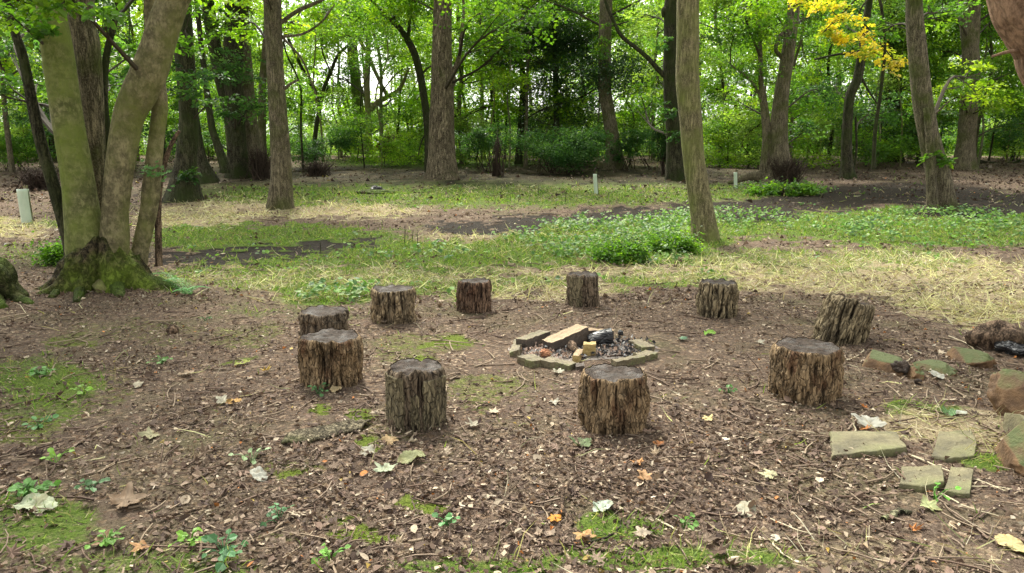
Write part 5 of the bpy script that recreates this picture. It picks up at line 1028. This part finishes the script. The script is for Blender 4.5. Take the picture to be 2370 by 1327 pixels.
# ------------------------------------------------------------------ bushes
def bush(label, px, py, w, h, pal, seed, lsize=.09, dens=1.5, mt=None, name='bush', cat='bush', stems=9, dp=1.0, group=None, kind='rhomb'):
    f = ground(px, py); s = mpp(f[1]); W_, H_ = w * s, h * s; D_ = W_ * dp; g = np.random.default_rng(seed)
    root = empty(name, f, label, cat, group); base = f.copy(); mb = MB(); cl = []
    for q in range(stems):
        a = g.uniform(0, 6.28); tip = base + np.array([math.cos(a) * W_ * .4 * g.random(), math.sin(a) * D_ * .35 * g.random(), H_ * g.uniform(.55, .95)]); st_ = base + np.array([g.normal(0, .12) * W_, g.normal(0, .1) * D_, -.05])
        P = spline([st_, (st_ + tip) / 2 + g.normal(0, .05, 3) * H_, tip], 9); V, Q, T = tube(P, np.linspace(.016, .005, 9) * (1 + s * 20), 5); mb.add(V, Q, T, np.array((.05, .035, .026)) * g.uniform(.6, 1.5))
        if dens < .2:
            for _ in range(3):
                a2 = P[g.integers(3, 8)]; e_ = a2 + g.normal(0, .14, 3) * np.array([W_, D_, H_ * 1.4]); e_[2] = max(e_[2], base[2] + .05); V, Q, T = tube(np.array([a2, (a2 + e_) / 2 + g.normal(0, .03, 3), e_]), [.007, .005, .003], 3); mb.add(V, Q, T, np.array((.05, .035, .026)) * g.uniform(.6, 1.5))
    mb.build('stems', M['twig'], root, loc=base)
    for q in range(int(6 + W_ * 3) if dens > .2 else 0):
        a, rr_, zz = g.uniform(0, 6.28), math.sqrt(g.random()), g.uniform(.3, .85)
        k = math.sqrt(max(.1, 1 - ((zz - .45) / .6) ** 2)); cl.append((base + np.array([math.cos(a) * W_ * .42 * rr_ * k, math.sin(a) * D_ * .4 * rr_ * k, H_ * zz]), np.array([W_ * .2, D_ * .2, H_ * .16]) * g.uniform(.6, 1.3), pal))
    if cl: crown_mesh(root, base, cl, None, mt or M['leaf'], seed, lsize, dens, name='foliage', flat=.35, kind=kind, tw=.5)
    return root
bush('fine leaved grey green bush in the gap right of the slim grey trunk', 752, 392, 150, 100, 'teal', 101)
bush('big dark green rounded bush on the wood edge, middle right', 1285, 402, 230, 125, 'teal', 102, dens=1.7, stems=18)
bush('dark bush hugging the right side of the sturdy tan trunk', 1120, 394, 130, 110, 'teal', 103)
bush('small leafless looking dark shrub standing alone before the dark bush', 1152, 408, 46, 100, 'brown', 104, dens=0.03, stems=36)
bush('low bush filling the space left of the knobbly dark trunk', 1470, 392, 130, 95, 'teal', 105)
bush('shrubby dark shoots clustered on the left flank of the knobbly dark trunk', 1535, 405, 60, 120, 'dark', 106, dens=.8, stems=22)
bush('dense mass of dark shoots round the foot of the leaning tree', 1822, 428, 125, 66, 'brown', 107, dens=0.06, stems=160, lsize=.06)
bush('light green bush seen between the green filmed trunk and the leaning tree', 1690, 352, 110, 70, 'pale', 108)
bush('bush behind the forking grey trunk at the right edge', 2335, 372, 140, 100, 'mid', 109)
bush('bright bush left of the leaning brown trunk', 2110, 365, 100, 90, 'mid', 110)
bush('bush at the left edge behind the pale green tube', 40, 395, 150, 90, 'mid', 111)
bush('twiggy brown brushwood behind the pale green tube', 95, 440, 150, 55, 'brown', 112, dens=0.04, stems=150, cat='brushwood', name='brushwood')
bush('dark leafless brushwood between the thick trunk and the slim grey trunk', 605, 415, 90, 75, 'brown', 113, dens=0.04, stems=140, cat='brushwood', name='brushwood')
bush('bush under the pale shaggy trunk', 800, 362, 90, 60, 'mid', 114)
bush('pale leaved bush just left of the sturdy tan trunk', 935, 362, 110, 70, 'pale', 115)
bush('thin twiggy shrub between the trunks on the far left', 260, 400, 120, 90, 'mid', 116, dens=.7)
bush('low brushwood right of the slim grey trunk', 735, 408, 110, 36, 'brown', 117, dens=0.04, stems=120, cat='brushwood', name='brushwood')
bush('bushy sapling between the leaning tree and the slim black trunk', 1890, 368, 90, 90, 'teal', 118)
bush('small bush in front of the bare slope, top right', 2010, 362, 70, 60, 'teal', 119)
bush('heap of fallen branches with dry brown leaves in the gap', 905, 372, 90, 62, 'brown', 120, lsize=.17, dens=.9, stems=40, cat='brush heap', name='brush_heap')
bush('clump of nettles before the foot of the leaning tree', 1815, 452, 190, 20, 'mid', 121, dens=2, stems=30, cat='nettles', name='nettle_clump', dp=.4, lsize=.1)
bush('bright leafy clump in the grass left of the green filmed trunk', 1455, 608, 170, 34, 'mid', 122, dens=2, stems=30, lsize=.045, cat='leafy clump', name='leafy_clump', dp=.6, kind='oval')
bush('light green tuft in the grass close to the green filmed trunk', 1560, 585, 110, 28, 'mid', 123, dens=2.5, stems=20, lsize=.045, cat='leafy clump', name='leafy_clump', dp=.6, kind='oval')
bush('small weeds clustered left of the mossy roots', 150, 612, 110, 40, 'mid', 124, dens=1.2, stems=14, lsize=.05, cat='weeds', name='weed_clump', dp=.6)
lg = empty('fallen_log', ground(2290, 378), 'dark fallen trunk lying on the slope at the right edge', 'fallen trunk'); b2 = np.array(lg.location)
P, r = stem([(2200, 372, 8), (2260, 376, 12), (2310, 384, 16), (2345, 380, 10), (2360, 372, 6)], b2[1], b2); V, Q, T = tube(spline(P, 30), np.interp(np.linspace(0, 1, 30), np.linspace(0, 1, 5), r), 12, trunkdisp(5, .3)); mesh('log_body', V, [Q, T], M['bark_dark'], lg, loc=b2)
P, r = stem([(2290, 382, 7), (2268, 395, 5), (2250, 402, 4)], b2[1], b2); V, Q, T = tube(spline(P, 12), np.interp(np.linspace(0, 1, 12), np.linspace(0, 1, 3), r), 8); mesh('branch', V, [Q, T], M['bark_dark'], lg, loc=b2)
# ------------------------------------------------------------------ tree guards
m, nt, b = mat('guard_plastic'); tc = N_(nt, 'ShaderNodeTexCoord').outputs['Object']
nt.links.new(mix(nt, noise(nt, tc, 9, 4, .6, (1, 1, .3)), (.34, .44, .33), (.62, .70, .56)), b.inputs['Base Color']); b.inputs['Roughness'].default_value = .5; M['guard'] = m
def guard(pts, w, label, seed, stk=True):
    (px, py), (tx, ty) = pts; f = ground(px, py); a = at(px, py, f[1]); t = at(tx, ty, f[1]); root = empty('tree_guard', f, label, 'tree guard', 'plastic tubes round planted saplings')
    s = mpp(f[1]); r = w / 2 * s; S_ = np.linspace(a - np.array([0, 0, .05]), t, 14); V, Q, T = tube(S_, r, 20, lambda P, th, rr: rr * .04 * np.sin(th * 4 + 1)[None] + 0 * rr, cap=False)
    V2, Q2, _ = tube(S_, r * .93, 20, cap=False); n = len(V); e = 13 * 20; rim = np.array([(e + k, e + n + k, e + n + (k + 1) % 20, e + (k + 1) % 20) for k in range(20)])
    mesh('tube', np.vstack([V, V2]), [np.vstack([Q, Q2[:, ::-1] + n, rim])], M['guard'], root, loc=f)
    if stk:
        d = (t - a) / np.linalg.norm(t - a); P = np.array([a + [r * 1.15, .0, -.1], t + [r * .9, 0, 0] + d * .08]); V, Q, T = tube(np.linspace(P[0], P[1], 6), .018, 4); mesh('stake', V, [Q, T], M['bark_pale'], root, loc=f, smooth=False)
        V, Q, T = tube(np.linspace(a, t + d * .12 + np.array([0, 0, .05]), 6), .008, 5); mesh('sapling_stem', V, [Q, T], M['deadwood'], root, loc=f)
guard([(64, 515), (52, 438)], 25, 'wide pale green tree guard tube leaning at the left edge', 1)
guard([(1380, 450), (1377, 403)], 9, 'pale tree guard tube standing behind the back centre seat, before the dark bush', 2)
guard([(1703, 436), (1702, 399)], 8, 'pale thin tree guard tube between the green filmed trunk and the leaning tree', 3)
# dry dark weed stalks standing in the grass
gw = 'dry dark weed stalks beyond the seats'
for px, py, h in ((742, 590, 30), (936, 566, 45), (968, 578, 40), (955, 560, 25), (1200, 468, 35), (1310, 470, 30), (1245, 455, 28), (1180, 470, 22), (1500, 612, 18)):
    f = ground(px, py); t_ = at(px + random.uniform(-4, 4), py - h, f[1]); V, Q, T = tube(np.array([f - [0, 0, .03], (f + t_) / 2 + rnd(1)[0] * .01, t_]), [.009, .007, .004], 5); o = mesh('dry_weed_stalk', V, [Q, T], M['bark_dark'], None, loc=f); o.location = f; tag(o, 'thin dark dry stalk standing in the grass beyond the log seats', 'stalk', gw)
# ------------------------------------------------------------------ fern
f = ground(395, 680); f[2] += .0; fr = empty('fern', f, 'bright green fern beside the mossy root of the many stemmed tree', 'fern')
def frond(a, b_, hgt, wid, seed):
    g = np.random.default_rng(seed); n = 30; A_, B_ = ground(*a), ground(*b_); S_ = spline([A_, (A_ + B_) / 2 + [0, 0, hgt], B_ + [0, 0, hgt * .35]], n); mb = MB()
    V, Q, T = tube(S_, np.linspace(.004, .0015, n), 5); mb.add(V, Q, T, (.14, .22, .06)); T_ = np.gradient(S_, axis=0); T_ /= np.linalg.norm(T_, axis=1)[:, None]
    Pp, Np, Dp, Sp = [], [], [], []
    for k in range(3, n):
        t = k / n; L = wid * math.sin(min(1, (1 - t) * 1.35 + .02) * math.pi / 2) * (1 if t > .15 else t / .15); sd_ = np.cross(T_[k], [0, 0, 1]); sd_ /= np.linalg.norm(sd_)
        for sg in (-1, 1):
            d = sd_ * sg + T_[k] * .35 + np.array([0, 0, -.12]); d /= np.linalg.norm(d)
            for q in range(7):
                p = S_[k] + d * L * (q + .4) / 7
                for s2 in (-1, 1): Pp.append(p); Np.append(np.array([0, 0, 1.]) + g.normal(0, .15, 3)); Dp.append(T_[k] * s2 * 1 + d * .6); Sp.append(.026 * (1 - q / 9) * (1.1 - t * .5))
    V, T, kk = leaves(np.array(Pp), np.array(Np), np.array(Dp), np.array(Sp), 'rhomb', .9); c = np.array((.11, .32, .09)) * (.8 + .4 * g.random((len(Pp), 1))); mb.add(V, (), T, np.repeat(c, kk, 0))
    mb.build('frond', M['grass'], fr, loc=f, smooth=False)
frond((440, 680), (332, 650), .16, .13, 1); frond((452, 682), (372, 662), .13, .14, 2); frond((420, 684), (486, 672), .07, .07, 3); frond((445, 684), (400, 682), .07, .11, 4)
# ------------------------------------------------------------------ deeper wood: young trees that fill between the named ones
def proto(seed, H, pal, lsize, ncl, spread, low, bark, dens=.7, tr=.11):
    g = np.random.default_rng(seed); root = bpy.data.objects.new('background_tree', None); COL.objects.link(root)
    P = [np.array([0, 0, -.3])]; 
    for q in range(1, 6): P.append(np.array([g.normal(0, .25) * q * .4, g.normal(0, .25) * q * .4, H * q / 5]))
    S_ = spline(P, 30); V, Q, T = tube(S_, np.linspace(tr, tr * .3, 30), 10, fluted(seed, .006, .5, .3)); mesh('trunk', V, [Q, T], M[bark], root)
    cl = []
    for q in range(ncl):
        a = g.uniform(0, 6.28); zz = g.uniform(low, 1) * H; rr_ = spread * math.sqrt(g.random()) * (1.1 - .5 * zz / H); cl.append((np.array([math.cos(a) * rr_, math.sin(a) * rr_, zz]), np.array([1.1, 1.1, .55]) * g.uniform(.8, 1.5), pal))
    crown_mesh(root, np.zeros(3), cl, S_, M['leaf'], seed, lsize, dens); return root
PR = {'bright': [proto(201, 12, 'bright', .15, 26, 3.2, .2, 'bark_grey', dens=.85), proto(202, 13, 'pale', .15, 24, 3.4, .28, 'bark_pale', dens=.85)],  # bright and pale far leaves: hazy glow put into their colour
      'mid': [proto(203, 12, 'mid', .15, 28, 3.2, .15, 'bark_dark', dens=.85), proto(204, 13, 'bright', .15, 26, 3.4, .22, 'bark_grey', dens=.85)],
      'teal': [proto(205, 11, 'teal', .14, 34, 3.0, .08, 'bark_dark')],
      'under': [proto(206, 3.0, 'mid', .12, 9, 1.5, .1, 'bark_dark', tr=.04, dens=.5), proto(207, 2.6, 'bright', .12, 9, 1.6, .1, 'bark_dark', tr=.04, dens=.5), proto(208, 3.0, 'pale', .12, 8, 1.5, .15, 'bark_dark', tr=.035, dens=.5)],
      'pole': [proto(209, 9, 'bright', .12, 7, 1.3, .3, 'bark_green', tr=.05, dens=.5), proto(210, 10, 'pale', .12, 6, 1.2, .35, 'bark_pale', tr=.06, dens=.5), proto(211, 8, 'mid', .12, 7, 1.2, .25, 'bark_dark', tr=.045, dens=.5)]}
used = set(); random.seed(5)
def place(pr, x_, y_, sc, rz, label, cat, group, nm):
    if pr.name in used:
        r_ = pr.copy(); COL.objects.link(r_)
        for ch in list(pr.children): c_ = ch.copy(); COL.objects.link(c_); c_.parent = r_
    else: r_ = pr; used.add(pr.name)
    r_.name = nm; r_.location = (x_, y_, float(terrain(x_, y_))); r_.rotation_euler = (0, 0, rz); r_.scale = (sc,) * 3; tag(r_, label, cat, group)
LB = {'bright': 'slender tree with yellow green leaves brightened for haze deep in the wood', 'mid': 'mid green slender tree deep in the wood', 'teal': 'blue green leafy tree deep in the wood'}
# (x across the photo as a pixel, distance) keeps the bright gaps of the photograph open
for px, Yd, kd, q in ((40, 33, 'mid', 1), (120, 42, 'mid', 0), (230, 36, 'teal', 0), (330, 45, 'mid', 1), (400, 38, 'mid', 0), (500, 52, 'bright', 0), (560, 42, 'bright', 1), (625, 58, 'bright', 0),
    (700, 62, 'bright', 1), (790, 50, 'bright', 0), (880, 45, 'bright', 1), (960, 55, 'bright', 0), (1075, 43, 'bright', 0), (1150, 50, 'mid', 0), (1215, 40, 'mid', 1), (1290, 46, 'teal', 0), (1350, 55, 'mid', 0), (1440, 60, 'bright', 1),
    (1500, 48, 'bright', 0), (1570, 56, 'mid', 1), (1660, 44, 'bright', 1), (1725, 52, 'mid', 0), (1790, 40, 'mid', 1), (1870, 56, 'bright', 0), (1920, 46, 'mid', 0), (2000, 42, 'teal', 0), (2060, 50, 'mid', 1), (2130, 40, 'mid', 0), (2190, 48, 'bright', 1), (2260, 40, 'mid', 1), (2320, 46, 'teal', 0), (2400, 38, 'mid', 0),
    (-120, 36, 'mid', 0), (-260, 44, 'mid', 1), (2520, 44, 'mid', 1), (2660, 38, 'bright', 0), (-60, 60, 'bright', 1), (280, 62, 'bright', 0), (1180, 66, 'bright', 1), (2090, 66, 'bright', 0)):
    x_ = (px - CX) / F * Yd * 1.01; pr = PR[kd][q % len(PR[kd])]
    place(pr, x_, Yd + random.uniform(-1.5, 1.5), random.uniform(.85, 1.15), random.uniform(0, 6.28), LB[kd], 'tree', 'slender trees deep in the wood', 'background_tree')
UL = 'leafy undergrowth shrub between the far trunks'
for k in range(84):
    Yd = random.uniform(38, 66); px = -150 + 2650 * (k + random.random()) / 84
    if 690 < px < 800 and Yd < 55: Yd += 14
    pr = random.choice(PR['under']); place(pr, (px - CX) / F * Yd, Yd, random.uniform(.6, 1.15), random.uniform(0, 6.28), UL, 'shrub', 'undergrowth shrubs between the far trunks', 'undergrowth_shrub')
for k in range(64):
    Yd = random.uniform(34, 58); px = -100 + 2570 * (k + random.random()) / 64; pl = PR['pole'][k % 3]
    place(pl, (px - CX) / F * Yd, Yd, random.uniform(.7, 1.2), random.uniform(0, 6.28), ('thin green filmed pole tree in the middle of the wood', 'thin pale pole tree in the middle of the wood', 'thin dark pole tree in the middle of the wood')[k % 3], 'young tree', 'thin pole trees scattered through the wood', 'pole_tree')
for kd in PR:
    for pr in PR[kd]:
        if pr.name not in used and pr.get('category') is None: place(pr, -40, 60, 1, 0, LB.get(kd, UL), 'tree' if kd != 'under' else 'shrub', 'slender trees deep in the wood' if kd != 'under' else 'undergrowth shrubs between the far trunks', 'background_tree')
# far wood that closes the view: one leafy mass with holes for the sky, backlit glow put into its leaf colour
mb = MB(); g = np.random.default_rng(77); n = 11500
x = g.uniform(-95, 95, n); y = g.uniform(72, 98, n); zc = 1.5 + 17 * g.random(n) ** 1.1
kp = fbm(x * .16, zc * .22, s=5, o=3) + .16 * (zc < 5) > .42; x, y, zc = x[kp], y[kp], zc[kp]; n = len(x); per = 30; k = np.repeat(np.arange(n), per)
P = np.stack([x[k], y[k], zc[k]], 1) + g.standard_normal((n * per, 3)) * np.array([.8, .8, .45]); cl = palcol('bright', n, g)
V, T, kk = leaves(P, np.array([0, 0, 1.]) + g.standard_normal((len(P), 3)) * .6, g.standard_normal((len(P), 3)), .30 * (.7 + .6 * g.random(len(P))), 'rhomb', 1.1); mb.add(V, (), T, np.repeat(np.repeat(cl, per, 0), kk, 0))
for q in range(110):
    a = g.uniform(-90, 90); Yd = g.uniform(70, 97); r0 = g.uniform(.08, .28); z0 = float(terrain(a, Yd)); V, Q, T = tube(spline([[a, Yd, z0 - .2], [a + g.normal(0, .3), Yd, z0 + 6], [a + g.normal(0, .9), Yd, z0 + 16]], 8), np.linspace(r0, r0 * .4, 8), 6, cap=False); mb.add(V, Q, (), np.array((.09, .08, .055)) * g.uniform(.5, 1.6))
V = np.vstack(mb.V); Q = np.vstack(mb.Q); T = np.vstack(mb.T)
o = mesh('far_wood', V, [Q, T], [M['leaf'], M['twig']], None, np.vstack(mb.c), False, np.concatenate([np.ones(len(Q), int), np.zeros(len(T), int)])); tag(o, 'brightened leafy far edge of the wood closing the view behind all the trunks', 'far wood', kind='stuff')
